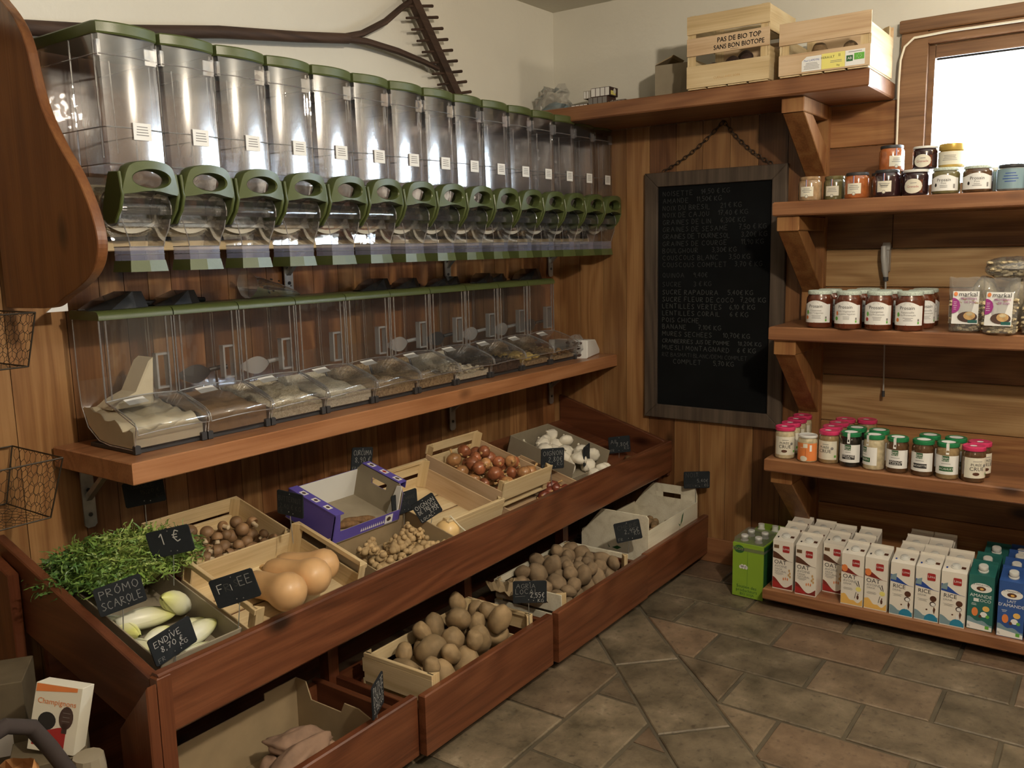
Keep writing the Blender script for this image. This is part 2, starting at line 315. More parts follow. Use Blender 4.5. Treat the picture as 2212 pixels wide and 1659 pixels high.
# ------------------------------------------------------------------ mesh builder
_tcache = {}
def text_geo(s):
    if s in _tcache: return _tcache[s]
    c = bpy.data.curves.new('t', 'FONT'); c.body = s; c.size = 1; c.resolution_u = 2; c.align_x = 'CENTER'; c.align_y = 'CENTER'
    o = bpy.data.objects.new('t', c); COL.objects.link(o)
    me = bpy.data.meshes.new_from_object(o)
    g = ([tuple(v.co) for v in me.vertices], [tuple(p.vertices) for p in me.polygons])
    bpy.data.meshes.remove(me); bpy.data.objects.remove(o); bpy.data.curves.remove(c)
    _tcache[s] = g; return g
STROKES = {
 'A': [[(0,0),(.4,1),(.8,0)],[(.15,.4),(.65,.4)]], 'B': [[(0,0),(0,1),(.5,.95),(.55,.7),(.05,.52),(.6,.4),(.55,.05),(0,0)]],
 'C': [[(.7,.85),(.4,1),(.05,.7),(.05,.25),(.35,0),(.7,.12)]], 'D': [[(0,0),(0,1),(.4,.95),(.65,.5),(.4,.05),(0,0)]],
 'E': [[(.6,1),(0,1),(0,0),(.6,0)],[(0,.52),(.45,.52)]], 'F': [[(.6,1),(0,1),(0,0)],[(0,.52),(.45,.52)]],
 'G': [[(.7,.85),(.4,1),(.05,.7),(.05,.25),(.35,0),(.7,.15),(.7,.45),(.45,.45)]], 'H': [[(0,0),(0,1)],[(.6,0),(.6,1)],[(0,.5),(.6,.5)]],
 'I': [[(.1,0),(.1,1)]], 'J': [[(.5,1),(.5,.2),(.3,0),(.05,.15)]], 'K': [[(0,0),(0,1)],[(.6,1),(0,.45),(.65,0)]],
 'L': [[(0,1),(0,0),(.55,0)]], 'M': [[(0,0),(.05,1),(.4,.35),(.75,1),(.8,0)]], 'N': [[(0,0),(0,1),(.6,0),(.6,1)]],
 'O': [[(.35,1),(.05,.7),(.05,.3),(.35,0),(.65,.3),(.65,.7),(.35,1)]], 'P': [[(0,0),(0,1),(.5,.92),(.52,.62),(0,.5)]],
 'Q': [[(.35,1),(.05,.7),(.05,.3),(.35,0),(.65,.3),(.65,.7),(.35,1)],[(.4,.25),(.7,-.05)]], 'R': [[(0,0),(0,1),(.5,.92),(.52,.62),(0,.5),(.6,0)]],
 'S': [[(.6,.88),(.3,1),(.05,.78),(.3,.52),(.6,.25),(.3,0),(0,.12)]], 'T': [[(0,1),(.7,1)],[(.35,1),(.35,0)]], 'U': [[(0,1),(.02,.25),(.3,0),(.58,.25),(.6,1)]],
 'V': [[(0,1),(.32,0),(.65,1)]], 'X': [[(0,1),(.6,0)],[(.6,1),(0,0)]], 'Y': [[(0,1),(.3,.5),(.6,1)],[(.3,.5),(.3,0)]], 'Z': [[(0,1),(.6,1),(0,0),(.6,0)]],
 '0': [[(.3,1),(.05,.7),(.05,.3),(.3,0),(.55,.3),(.55,.7),(.3,1)]], '1': [[(0,.7),(.25,1),(.25,0)]], '2': [[(0,.8),(.25,1),(.5,.75),(0,0),(.55,0)]],
 '3': [[(0,.9),(.3,1),(.5,.75),(.2,.53),(.52,.3),(.3,0),(0,.1)]], '4': [[(.4,0),(.4,1),(0,.35),(.6,.35)]], '5': [[(.5,1),(.05,1),(.03,.55),(.4,.6),(.5,.25),(.25,0),(0,.1)]],
 '6': [[(.45,1),(.1,.6),(.05,.2),(.3,0),(.5,.25),(.3,.5),(.08,.35)]], '7': [[(0,1),(.55,1),(.2,0)],[(.1,.5),(.45,.5)]], '8': [[(.3,.53),(.05,.77),(.3,1),(.52,.77),(.05,.22),(.3,0),(.55,.25),(.3,.53)]],
 '9': [[(.5,.65),(.25,.5),(.05,.75),(.28,1),(.5,.75),(.4,0)]], ',': [[(.1,.08),(.02,-.15)]], '.': [[(.05,0),(.08,.04)]], '/': [[(0,0),(.4,1)]],
 '€': [[(.6,.85),(.35,1),(.1,.6),(.1,.35),(.35,0),(.6,.12)],[(0,.6),(.45,.6)],[(0,.4),(.4,.4)]], '-': [[(0,.5),(.4,.5)]], '_': [[(0,-.1),(3.4,.05)]]}
class MB:
    def __init__(s): s.v = []; s.f = []; s.m = []; s.sm = []; s.mats = []; s.M = Matrix()
    def mi(s, m):
        if m not in s.mats: s.mats.append(m)
        return s.mats.index(m)
    def add(s, vs, fs, m, smooth=False):
        o = len(s.v); k = s.mi(m)
        s.v += [tuple(s.M @ Vector(p)) for p in vs]
        for f in fs: s.f.append(tuple(i+o for i in f)); s.m.append(k); s.sm.append(smooth)
    def loft(s, loops, m, cap0=True, cap1=True, closed=True, smooth=False):
        n = len(loops[0]); vs = [p for L in loops for p in L]; fs = []
        for a in range(len(loops)-1):
            for i in range(n if closed else n-1):
                j = (i+1) % n; fs.append((a*n+i, a*n+j, (a+1)*n+j, (a+1)*n+i))
        if cap0: fs.append(tuple(range(n-1, -1, -1)))
        if cap1: fs.append(tuple(range((len(loops)-1)*n, len(loops)*n)))
        s.add(vs, fs, m, smooth)
    def prism(s, poly, h0, h1, m, bev=0.0, axis='z', smooth=False):
        """poly 2d counter-clockwise; axis z:(x,y) y:(x,z) x:(y,z)"""
        def inset(P, d):
            n = len(P); out = []
            ar = sum(P[i][0]*P[(i+1) % n][1]-P[(i+1) % n][0]*P[i][1] for i in range(n)); sg = 1 if ar > 0 else -1
            for i in range(n):
                a, b, c = Vector(P[i-1]), Vector(P[i]), Vector(P[(i+1) % n])
                e1 = (b-a).normalized(); e2 = (c-b).normalized(); n1 = Vector((-e1.y, e1.x))*sg; n2 = Vector((-e2.y, e2.x))*sg
                k = n1+n2; q = k.dot(n1)
                out.append(b + k*(d/max(q, .3)))
            return out
        def lift(P, h):
            if axis == 'z': return [(p[0], p[1], h) for p in P]
            if axis == 'y': return [(p[0], h, p[1]) for p in P]
            return [(h, p[0], p[1]) for p in P]
        if bev:
            I = inset(poly, bev); sg = 1 if h1 > h0 else -1
            loops = [lift(I, h0), lift(poly, h0+bev*sg), lift(poly, h1-bev*sg), lift(I, h1)]
        else: loops = [lift(poly, h0), lift(poly, h1)]
        s.loft(loops, m, smooth=smooth)
    def box(s, x0, x1, y0, y1, z0, z1, m, bev=0.0):
        s.prism([(x0, y0), (x1, y0), (x1, y1), (x0, y1)], z0, z1, m, bev)
    def tube(s, pts, r, m, n=8, caps=True, smooth=True, radii=None, closed=False):
        pts = [Vector(p) for p in pts]; loops = []; N_ = len(pts); up = None
        for i, p in enumerate(pts):
            a = pts[i-1] if (i > 0 or closed) else pts[i]; b = pts[(i+1) % N_] if (i < N_-1 or closed) else pts[i]
            t = (b-a).normalized()
            if up is None: up = Vector((0, 0, 1)) if abs(t.z) < .9 else Vector((1, 0, 0))
            u = t.cross(up).normalized(); w = u.cross(t).normalized(); up = w
            rr = radii[i] if radii else r
            loops.append([tuple(p+u*cos(2*pi*k/n)*rr+w*sin(2*pi*k/n)*rr) for k in range(n)])
        if closed: loops.append(loops[0])
        s.loft(loops, m, caps and not closed, caps and not closed, smooth=smooth)
    def lathe(s, prof, m, n=24, smooth=True, cap0=True, cap1=True, c=(0, 0, 0)):
        loops = [[(c[0]+r*cos(2*pi*k/n), c[1]+r*sin(2*pi*k/n), c[2]+z) for k in range(n)] for r, z in prof]
        s.loft(loops, m, cap0, cap1, smooth=smooth)
    def blob(s, c, r, m, sub=3, namp=0.0, nsc=3.0, seed=0, squash=None):
        bm = bmesh.new(); bmesh.ops.create_icosphere(bm, subdivisions=sub, radius=1)
        vs = []
        for v in bm.verts:
            d = v.co.copy(); k = 1+namp*noise.noise(d*nsc+Vector((seed*7.3, seed*3.1, seed)))
            p = Vector((d.x*r[0]*k, d.y*r[1]*k, d.z*r[2]*k))
            if squash: p = squash(p)
            vs.append(tuple(p+Vector(c)))
        fs = [tuple(x.index for x in f.verts) for f in bm.faces]; bm.free()
        s.add(vs, fs, m, True)
    def chalk(s, txt, x, z, h, m, y=0.0, w=None, slant=0.0, space=.28, rnd=random.Random(3), maxw=None):
        """hand-written strokes in the xz plane facing -y; x,z = left base of line"""
        w = w or h*.10; cx_ = 0.0; kx = 1.0
        if maxw:
            tot = sum((.45 if c == ' ' else max((p[0] for l in STROKES.get(c, [[(0, 0)]]) for p in l), default=0)+space) for c in txt.upper())*h
            kx = min(1.0, maxw/max(tot, 1e-6))
        for ch in txt.upper():
            if ch == ' ': cx_ += .45; continue
            st = STROKES.get(ch)
            if not st: continue
            wd = max(p[0] for l in st for p in l); jy = rnd.uniform(-.06, .06)
            for l in st:
                P = [(x+kx*h*(cx_+p[0]+slant*p[1]+rnd.uniform(-.03, .03)), z+h*(p[1]+jy+rnd.uniform(-.03, .03))) for p in l]
                for a, b in zip(P[:-1], P[1:]):
                    dx, dz = b[0]-a[0], b[1]-a[1]; L = math.hypot(dx, dz) or 1; nx, nz = -dz/L*w/2, dx/L*w/2
                    s.add([(a[0]+nx, y, a[1]+nz), (a[0]-nx, y, a[1]-nz), (b[0]-nx, y, b[1]-nz), (b[0]+nx, y, b[1]+nz)], [(0, 1, 2, 3)], m)
            cx_ += wd+space
        return cx_*h
    def build(s, name, parent=None, loc=None, sharp=35):
        me = bpy.data.meshes.new(name); me.from_pydata(s.v, [], s.f)
        for m in s.mats: me.materials.append(m)
        me.polygons.foreach_set('material_index', s.m); me.polygons.foreach_set('use_smooth', s.sm)
        bm = bmesh.new(); bm.from_mesh(me); 
        bmesh.ops.recalc_face_normals(bm, faces=bm.faces); bm.to_mesh(me); bm.free()
        if any(s.sm): me.set_sharp_from_angle(angle=radians(sharp))
        me.update()
        o = bpy.data.objects.new(name, me); COL.objects.link(o)
        if parent: o.parent = parent
        if loc is not None: o.location = loc
        return o
def tag(o, label, cat, group=None, kind=None):
    o['label'] = label; o['category'] = cat
    if group: o['group'] = group
    if kind: o['kind'] = kind
    return o
def thing(name, label, cat, loc=(0, 0, 0), rot=(0, 0, 0), group=None):
    o = bpy.data.objects.new(name, None); o.empty_display_size = .05; COL.objects.link(o); o.location = loc; o.rotation_euler = rot
    return tag(o, label, cat, group)
def struct(mb, name):
    o = mb.build(name); o['kind'] = 'structure'; return o
KIDS = {}
def dup(o, parent=None):
    c = o.copy(); COL.objects.link(c)
    if parent: c.parent = parent
    for ch in list(o.children): dup(ch, c)
    return c
class Art:
    """flat print on a plane or a cylinder: fn(u, v, lift) -> point"""
    def __init__(s, mb, fn, curved=False): s.mb = mb; s.fn = fn; s.curved = curved
    def band(s, m, u0, u1, lo, hi, n, k=1):
        P = []; 
        for i in range(n+1):
            u = u0+(u1-u0)*i/n; a = lo(u) if callable(lo) else lo; b = hi(u) if callable(hi) else hi
            P += [s.fn(u, a, k*.00025), s.fn(u, b, k*.00025)]
        s.mb.add(P, [(2*i, 2*i+2, 2*i+3, 2*i+1) for i in range(n)], m)
    def rect(s, m, u0, v0, u1, v1, k=1): s.band(m, u0, u1, v0, v1, 8 if s.curved else 1, k)
    def ell(s, m, cu, cv, ru, rv, k=1, n=14):
        if s.curved: s.band(m, cu-ru, cu+ru, lambda u: cv-rv*sqrt(max(0, 1-((u-cu)/ru)**2)), lambda u: cv+rv*sqrt(max(0, 1-((u-cu)/ru)**2)), n, k); return
        P = [s.fn(cu+ru*cos(2*pi*i/n), cv+rv*sin(2*pi*i/n), k*.00025) for i in range(n)]; s.mb.add(P, [tuple(range(n))], m)
    def poly(s, m, pts, k=1): s.mb.add([s.fn(u, v, k*.00025) for u, v in pts], [tuple(range(len(pts)))], m)
    def text(s, m, t, cu, cv, size, k=2, sx=1.0):
        g = text_geo(t); s.mb.add([s.fn(cu+p[0]*size*sx, cv+p[1]*size, k*.00025) for p in g[0]], g[1], m)
    def lines(s, m, cu, cv, w, h, n, k=2, rnd=random.Random(5)):
        for i in range(n):
            ww = w*rnd.uniform(.6, 1); v = cv+h/2-h*(i+.5)/n; s.rect(m, cu-ww/2, v-h/n*.16, cu+ww/2, v+h/n*.16, k)
# ------------------------------------------------------------------ the room
TH = .03
def yw(x): return -.03 - TH*x            # face of the panelling on the dispenser wall
rnd = random.Random(11)
# floor: running-bond tiles with a diagonal strip between two fields
def clip(P, a, b, c):                    # keep a*x+b*y<=c
    out = []
    for i in range(len(P)):
        p, q = P[i], P[(i+1) % len(P)]; dp, dq = a*p[0]+b*p[1]-c, a*q[0]+b*q[1]-c
        if dp <= 0: out.append(p)
        if dp*dq < 0: t = dp/(dp-dq); out.append((p[0]+(q[0]-p[0])*t, p[1]+(q[1]-p[1])*t))
    return out
mb = MB()
mb.box(-5.2, .12, -4.5, .12, -.03, -.006, GROUT)
SR, SL = -.142, .198                     # strip edges: y-x = SR (right), SL (left)
def tile(P):
    ar = sum(P[i][0]*P[(i+1) % len(P)][1]-P[(i+1) % len(P)][0]*P[i][1] for i in range(len(P)))/2 if len(P) > 2 else 0
    if ar < 0: P = P[::-1]; ar = -ar
    if ar < .002: return
    Q = [P[0]]
    for p in P[1:]:
        if math.hypot(p[0]-Q[-1][0], p[1]-Q[-1][1]) > .02: Q.append(p)
    if len(Q) > 3 and math.hypot(Q[0][0]-Q[-1][0], Q[0][1]-Q[-1][1]) < .02: Q.pop()
    if len(Q) < 3: return
    mb.prism(Q, -.02, rnd.uniform(-.0012, .0012), TILE, .0035)
g = .0065
for i in range(0, 21):                   # right field, courses along y
    x1 = -.475+.24*2-.24*i; x0 = x1-.24; off = 0 if i % 2 == 0 else .19
    for k in range(-2, 12):
        y1 = -1.360+.385+off*1.0-.385*k; y0 = y1-.385
        P = [(x0+g, y0+g), (x1-g, y0+g), (x1-g, y1-g), (x0+g, y1-g)]
        P = clip(P, -1, 1, SR-.008)
        P = clip(P, 1, 0, .1); P = clip(P, 0, 1, .1)
        if P: tile(P)
for j in range(0, 8):                    # left field, courses along x
    y1 = .19-.23*j-.04; y0 = y1-.23; off = .195*(j % 2)
    for k in range(0, 14):
        x1 = .01+off-.39*k; x0 = x1-.39
        P = [(x0+g, y0+g), (x1-g, y0+g), (x1-g, y1-g), (x0+g, y1-g)]
        P = clip(P, 1, -1, -(SL+.008))
        P = clip(P, 1, 0, .1); P = clip(P, 0, 1, .1)
        if P: tile(P)
d = .45/sqrt(2)
for k in range(-3, 9):                   # the strip itself
    t0 = -1.06+.5*0-d*2*k; 
    # s = x+y runs along the strip
    s1 = -2.118+.64*k+.0; s0 = s1-.64
    P = []
    for ss, ee in ((s0+g*1.4, SL-.008), (s0+g*1.4, SR+.008), (s1-g*1.4, SR+.008), (s1-g*1.4, SL-.008)): P.append(((ss-ee)/2, (ss+ee)/2))
    P = clip(P, 1, 0, .1); P = clip(P, 0, 1, .1)
    if P: tile(P)
struct(mb, 'floor')
mb = MB(); mb.box(-5.2, .3, -4.5, .3, 2.558, 2.62, CEIL); struct(mb, 'ceiling')
# plaster walls (left = dispenser wall, back = window wall, right and front close the room)
mb = MB(); mb.box(-3.6, .3, 0, .12, 0, 2.6, PLASTER)
o = struct(mb, 'wall_left'); o.rotation_euler.z = -TH
mb = MB()                                # window wall with an opening
for y0, y1, z0, z1 in ((WY1, .14, 0, 2.6), (-4.5, WY0, 0, 2.6), (WY0, WY1, 0, WZ0), (WY0, WY1, WZ1, 2.6)):
    mb.box(.0, .18, y0, y1, z0, z1, PLASTER)
struct(mb, 'wall_back')
DIM = pm('bounce_cut_dark', (.20, .155, .11), .9)  # dark tone chosen for the unseen walls to cut bounced light
mb = MB(); mb.box(-5.2, .18, -4.5, -4.4, 0, 2.6, DIM); struct(mb, 'wall_right')
mb = MB(); mb.box(-5.2, -5.1, -4.5, .2, 0, 2.6, DIM); struct(mb, 'wall_front')
mb = MB(); mb.box(-5.2, -3.55, .08, .2, 0, 2.6, PLASTER); struct(mb, 'wall_side')
# panelling, dispenser wall: upright boards, narrow and wide
mb = MB(); x = -.004; k = 0
while x > -3.5:
    w = rnd.choice((.075, .085, .10, .115, .135)); m_ = W_WALLV2 if rnd.random() < (.55 if x > -.9 else .22) else W_WALLV
    if x < -2.42: w = .16; m_ = W_WALLV2
    mb.box(x-w+.001, x-.001, -.012, .014, 0, 2.005, m_, .0035); x -= w
o = struct(mb, 'wall_left_panelling'); o.location = (0, -.018, 0); o.rotation_euler.z = -TH
# panelling, window wall: upright boards up to the post
mb = MB(); y = -.03
for w in (.115, .13, .125, .12, .13, .125, .125, .125, .125, .125):
    mb.box(-.016, .0, y-w+.001, y-.001, 0, 1.985, W_WALLV2 if rnd.random() < .75 else W_WALLV, .0035); y -= w
struct(mb, 'wall_back_panelling')
mb = MB()                                # level boards right of the post
zs = [0, .14, .28, .42, .56, .715, .85, .905-.0, 1.09, 1.265, 1.40, 1.60, 1.82, 1.985]
zs = [0, .18, .36, .54, .715, .909, 1.09, 1.27, 1.42, 1.62, 1.82, 1.985]
for a, b in zip(zs[:-1], zs[1:]):
    yr = -1.565 if a >= 1.42 else -3.4
    lightb = a in (.705-.0,) or abs(a-1.27) < .001 or abs(a-.60) < .001
    mb.box(-.014, .0, yr, -1.318, a+.001, b-.001, W_PINE_Y if a in (.715, 1.27) else W_WALLH, .003)
mb.box(-.014, 0, -3.4, -1.568, 1.421, 1.595, W_WALLH, .003)
struct(mb, 'wall_back_level_boards')
mb = MB(); mb.box(-.03, -.0165, -1.23, -.70, 0, .115, W_SHELF_Y, .003); struct(mb, 'baseboard_back')
mb = MB(); mb.box(-.05, -.0145, -1.318, -1.232, 0, 1.985, W_BRACE, .004); struct(mb, 'trim_1')   # batten carrying the shelves
# window
mb = MB()
fr = [(WY1+.105, WY1, WZ0-.02, 2.222), (WY0, WY0-.1, WZ0-.02, 2.222)]
mb.box(-.035, .0, WY1, WY1+.092, WZ0-.0, 2.215, W_WINDOW, .004)
mb.box(-.035, .0, WY0-.092, WY0, WZ0-.0, 2.215, W_WINDOW, .004)
mb.box(-.042, .0, WY0-.10, WY1+.10, 2.215, 2.262, W_WINDOW, .004)
mb.box(-.035, .0, WY0, WY1, WZ1+.05, 2.214, W_WINDOW, .004)
# sash
mb.box(.005, .05, WY0-.0, WY1, WZ1-.0, WZ1+.055, W_WINDOW, .004)
mb.box(-.008, .03, WY1-.022, WY1-.001, WZ0+.02, WZ1+.048, W_WINDOW, .003)
mb.box(-.008, .03, WY0+.001, WY0+.022, WZ0+.02, WZ1+.048, W_WINDOW, .003)
mb.box(-.008, .03, WY0+.024, WY1-.024, WZ1+.0, WZ1+.048, W_WINDOW, .003)
mb.box(-.008, .03, WY0+.024, WY1-.024, WZ0+.002, WZ0+.06, W_WINDOW, .003)
w1 = struct(mb, 'window_1')
mb = MB(); mb.box(.008, .012, WY0+.02, WY1-.02, WZ0+.05, WZ1+.01, GLASS); mb.build('window_pane', w1)

# ------------------------------------------------------------------ shelving on the window wall
def shelf(name, label, x0, y0, y1, ztop, th=.052, mat=None, group='shelves on the window wall', xb=-.017):
    mb = MB(); P = [(x0, y0), (xb, y0), (xb, y1), (x0, y1)]
    mb.prism(P, ztop-th, ztop, mat or W_SHELF_Y, .005)
    o = mb.build(name); tag(o, label, 'shelf', group); return o
shelf('shelf', 'highest thick wooden shelf carrying the slatted crates and tea boxes', -.405, -1.553, -.045, 2.044, .06)
shelf('shelf', 'wooden shelf with jam and sauce jars just below the window', -.40, -3.3, -1.222, 1.603, xb=-.052)
shelf('shelf', 'wooden shelf holding tomato sauce jars and cellophane bags', -.40, -3.3, -1.218, 1.135, xb=-.052)
shelf('shelf', 'wooden shelf holding nut butter jars with pink and green lids', -.435, -3.3, -1.225, .626, xb=-.052)
shelf('shelf', 'lowest wooden shelf near the floor under the drink cartons', -.412, -3.3, -1.222, .088, .048, xb=-.052)
def brace(label, ztop, ywid=.085, yc=-1.275, depth=.30, low=.30, foot=True, cat='bracket'):
    t = thing('shelf_bracket', label, cat, (0, yc, ztop), group='timber shelf brackets'); h = ywid/2
    mb = MB(); mb.prism([(-.052-depth-.03, -.055), (-.053, -.055), (-.053, -.001), (-.052-depth-.03, -.001)], -h, h, W_BRACE, .003, 'y'); mb.build('arm', t)
    mb = MB(); mb.prism([(-.053, -low), (-.053, -low+.11), (-.052-depth+.09, -.056), (-.052-depth-.02, -.056)], -h+.002, h-.002, W_BRACE, .003, 'y'); mb.build('strut', t)
    return t
brace('stout timber bracket under the highest shelf', 1.984, depth=.28, low=.27)
brace('pale timber bracket beside the blackboard under the jam shelf', 1.551, low=.30)
brace('timber bracket under the tomato sauce shelf, lit from the left', 1.083, low=.33)
brace('dark timber bracket under the nut butter shelf', .574, low=.32)

# ------------------------------------------------------------------ shelves on the dispenser wall
mb = MB(); xl, xr = -2.52, -.02
mb.prism([(xl, -.35), (xr, -.35), (xr, yw(xr)-.012), (xl, yw(xl)-.012)], .885, .942, W_SHELF_X, .003)
tag(mb.build('shelf'), 'long thick wooden shelf carrying the row of scoop bins', 'shelf', 'shelves on the dispenser wall')
mb = MB(); mb.prism([(-2.50, -.20), (-.02, -.20), (-.02, yw(0)-.012), (-2.50, yw(-2.5)-.012)], 1.468, 1.494, W_PALE_X, .002)
tag(mb.build('shelf'), 'thin pale shelf board behind the spouts of the tall dispensers', 'shelf', 'shelves on the dispenser wall')
def steel_bracket(x, ztop, d, h, label):
    t = thing('shelf_bracket', label, 'bracket', (x, yw(x)-.013, ztop), group='steel shelf brackets')
    mb = MB(); mb.prism([(-.018, -h), (-.010, -h-.008), (.010, -h-.008), (.018, -h), (.018, -.001), (-.018, -.001)], -.001, -.006, STEEL, 0, 'y')
    for z in (-h+.03, -h*.45): mb.tube([(0, -.006, z), (0, -.0085, z)], .006, DARKP, 10, smooth=False)
    mb.build('wall_plate', t)
    mb = MB(); mb.box(-.014, .014, -d, -.007, -.006, -.001, STEEL); mb.build('shelf_plate', t)
    mb = MB(); mb.prism([(-.006, -h*.62), (-d*.62, -.007), (-d*.62+.016, -.007), (-.006, -h*.62+.02)], -.009, .009, STEEL, 0, 'x'); mb.build('gusset', t)
for x, lab in ((-2.44, 'steel angle bracket at the left end of the bin shelf, above the lettuce'), (-.87, 'steel bracket under the middle of the bin shelf'), (-.13, 'steel bracket under the corner end of the bin shelf')):
    steel_bracket(x, .885, .22, .185, lab)
for x, lab in ((-1.69, 'steel angle bracket under the dispenser shelf, near the paper cone'), (-.87, 'steel bracket under the middle of the dispenser shelf'), (-.12, 'steel bracket under the corner end of the dispenser shelf')):
    steel_bracket(x, 1.468, .15, .145, lab)

# curved end board of the dispenser shelving
prof = [(-.02, 2.16), (-.082, 2.085), (-.161, 2.02), (-.204, 1.958), (-.221, 1.882), (-.236, 1.825), (-.263, 1.773), (-.312, 1.705), (-.352, 1.663), (-.385, 1.62), (-.417, 1.563), (-.434, 1.515), (-.437, 1.478), (-.423, 1.440), (-.388, 1.408), (-.33, 1.382), (-.268, 1.361), (-.215, 1.336), (-.163, 1.331), (-.034, 1.328), (.02, 1.328), (.02, 2.20)]
def smoothp(P, n=2):
    for _ in range(n):
        Q = [P[0]]
        for a, b in zip(P[:-1], P[1:]): Q += [(a[0]*.75+b[0]*.25, a[1]*.75+b[1]*.25), (a[0]*.25+b[0]*.75, a[1]*.25+b[1]*.75)]
        P = Q+[P[-1]]
    return P
pp = smoothp(prof[:19], 2)+[(.03, 1.328), (.03, 2.20), (-.02, 2.20)]
W_END = wood('end_board_wood', (.115, .038, .012), (.20, .072, .022), (.28, .115, .036), 'Z', rough=.38, rnd=.1, coat=.3)
mb = MB(); mb.prism(pp, -2.603, -2.577, W_END, .002, 'x')
tag(mb.build('end_board'), 'tall curved wooden end board at the left of the dispensers', 'board')
# ------------------------------------------------------------------ tall gravity dispensers
def bow(hw, yf, bulge, yb, z, n=10, rc=.014):
    P = [(hw, yb, z), (hw, yf+rc, z)]
    for i in range(n+1):
        u = 1-2*i/n; P.append((u*(hw-rc*.35), yf-bulge*(1-u*u), z))
    P += [(-hw, yf+rc, z), (-hw, yb, z)]
    return P
YB = -.035
def make_dispenser():
    t = thing('gravity_dispenser', 'x', 'dispenser')
    # clear body
    mb = MB()
    L = [bow(.0785, -.322, .009, YB, 1.984), bow(.0785, -.322, .009, YB, 1.93), bow(.0775, -.326, .008, YB, 1.70), bow(.0775, -.326, .007, YB, 1.678)]
    mb.loft(L, CLEAR, False, False, smooth=True)
    L = [bow(.073, -.316, .010, YB, 1.672), bow(.070, -.318, .008, -.10, 1.645), bow(.066, -.312, .006, -.17, 1.615)]
    mb.loft(L, CLEAR, False, False, smooth=True)
    # step lines, ribs and corner pads
    for z, yf in ((1.930, -.3225), (1.762, -.3255), (1.676, -.3265)):
        pts = [(p[0]*1.004, p[1]-.001, z) for p in bow(.0782, yf, .008, YB, z)]
        mb.tube(pts, .0016, EDGE, 6)
    for sx in (-1, 1):
        mb.tube([(sx*.0775, -.305, 1.98), (sx*.0772, -.308, 1.69)], .0028, EDGE, 6)
        mb.tube([(sx*.052, -.3235, 1.915), (sx*.050, -.326, 1.70)], .0016, EDGE, 6)
        mb.tube([(sx*.0785, -.20, 1.98), (sx*.0775, -.20, 1.68)], .0022, EDGE, 6)
        for k in range(4):
            mb.box(sx*.0735-.0045, sx*.0735+.0045, -.322+k*.005, -.319+k*.005, 1.925, 1.962, EDGE)
    mb.box(.040, .070, -.3285, -.3255, 1.918, 1.956, EDGE)
    mb.build('clear_body', t)
    # lid
    mb = MB(); mb.loft([bow(.0815, -.322, .017, YB, 1.976), bow(.0825, -.324, .018, YB, 1.980), bow(.0825, -.324, .018, YB, 2.001), bow(.0805, -.322, .018, YB, 2.0045), bow(.060, -.28, .02, -.06, 2.0105)], GREEN, smooth=True)
    mb.build('lid', t, sharp=28)
    # metering drum housing
    mb = MB(); n = 20; R = .047; yc, zc = -.300, 1.567
    arc = [(yc+R*cos(a), zc+R*sin(a)) for a in [pi*.95-2*pi*.72*i/n+.4 for i in range(n+1)]]
    mb.loft([[(x, p[0], p[1]) for p in arc] for x in (-.068, .068)], CLEARC, False, False, closed=False, smooth=True)
    for sx in (-1, 1):
        mb.tube([(sx*.068, p[0], p[1]) for p in arc], .0018, EDGE, 6)
        mb.loft([[(sx*.068, yc+r*cos(2*pi*k/20), zc+r*sin(2*pi*k/20)) for k in range(20)] for r in (.047, .013)], CLEARC, False, False, smooth=True)
        mb.tube([(sx*.060, yc, zc), (sx*.079, yc, zc)], .012, EDGE, 14)
    mb.build('drum_housing', t)
    mb = MB()
    for k in range(6):
        a = 2*pi*k/6+.3; mb.prism([(yc-.001, zc), (yc+.001, zc), (yc+.001+.041*cos(a), zc+.041*sin(a)), (yc-.001+.041*cos(a), zc+.041*sin(a))], -.055, .055, CLEARC, 0, 'x')
    mb.tube([(-.058, yc, zc), (.058, yc, zc)], .008, CLEARC, 12); mb.tube([(-.0665, yc, zc), (-.0635, yc, zc)], .040, MILKY, 24, smooth=False); mb.build('metering_wheel', t)
    # lever handle: arched plate with oval hole and two side arms
    mb = MB(); cz = 1.639
    out = [(.079, 1.600), (.0765, 1.618), (.066, 1.656), (.058, 1.670), (.044, 1.678), (.02, 1.682), (0, 1.683), (-.02, 1.682), (-.044, 1.678), (-.058, 1.670), (-.066, 1.656), (-.0765, 1.618), (-.079, 1.600), (-.064, 1.597), (-.05, 1.603), (-.025, 1.608), (0, 1.610), (.025, 1.608), (.05, 1.603), (.064, 1.597)]
    def hit(a):
        d = (cos(a), sin(a)); best = 9
        for i in range(len(out)):
            p, q = out[i], out[(i+1) % len(out)]; ex, ez = q[0]-p[0], q[1]-p[1]; px, pz = p[0], p[1]-cz
            den = d[0]*ez-d[1]*ex
            if abs(den) < 1e-9: continue
            tt = (px*ez-pz*ex)/den; uu = (px*d[1]-pz*d[0])/den
            if tt > 0 and -1e-6 <= uu <= 1+1e-6: best = min(best, tt)
        return d[0]*best, cz+d[1]*best
    n = 40; O = [hit(2*pi*i/n) for i in range(n)]; I = [(.049*cos(2*pi*i/n), cz+.0215*sin(2*pi*i/n)) for i in range(n)]
    def yy(x, z, back): return -.372-.010*(1-(x/.08)**2)+(z-1.60)*-.05+(.034 if back else 0)
    def ring(P, back, k=1.0, dy=0): return [(x*k, yy(x, z, back)+dy, cz+(z-cz)*k) for x, z in P]
    I2 = [(x*1.08, cz+(z-cz)*1.1) for x, z in I]
    mb.loft([ring(I, 1), ring(I, 0, 1.0, .004), ring(I2, 0), ring(O, 0, .965), ring(O, 0, 1.0, .005), ring(O, 1), ring(I, 1)], GREEN, False, False, smooth=True)
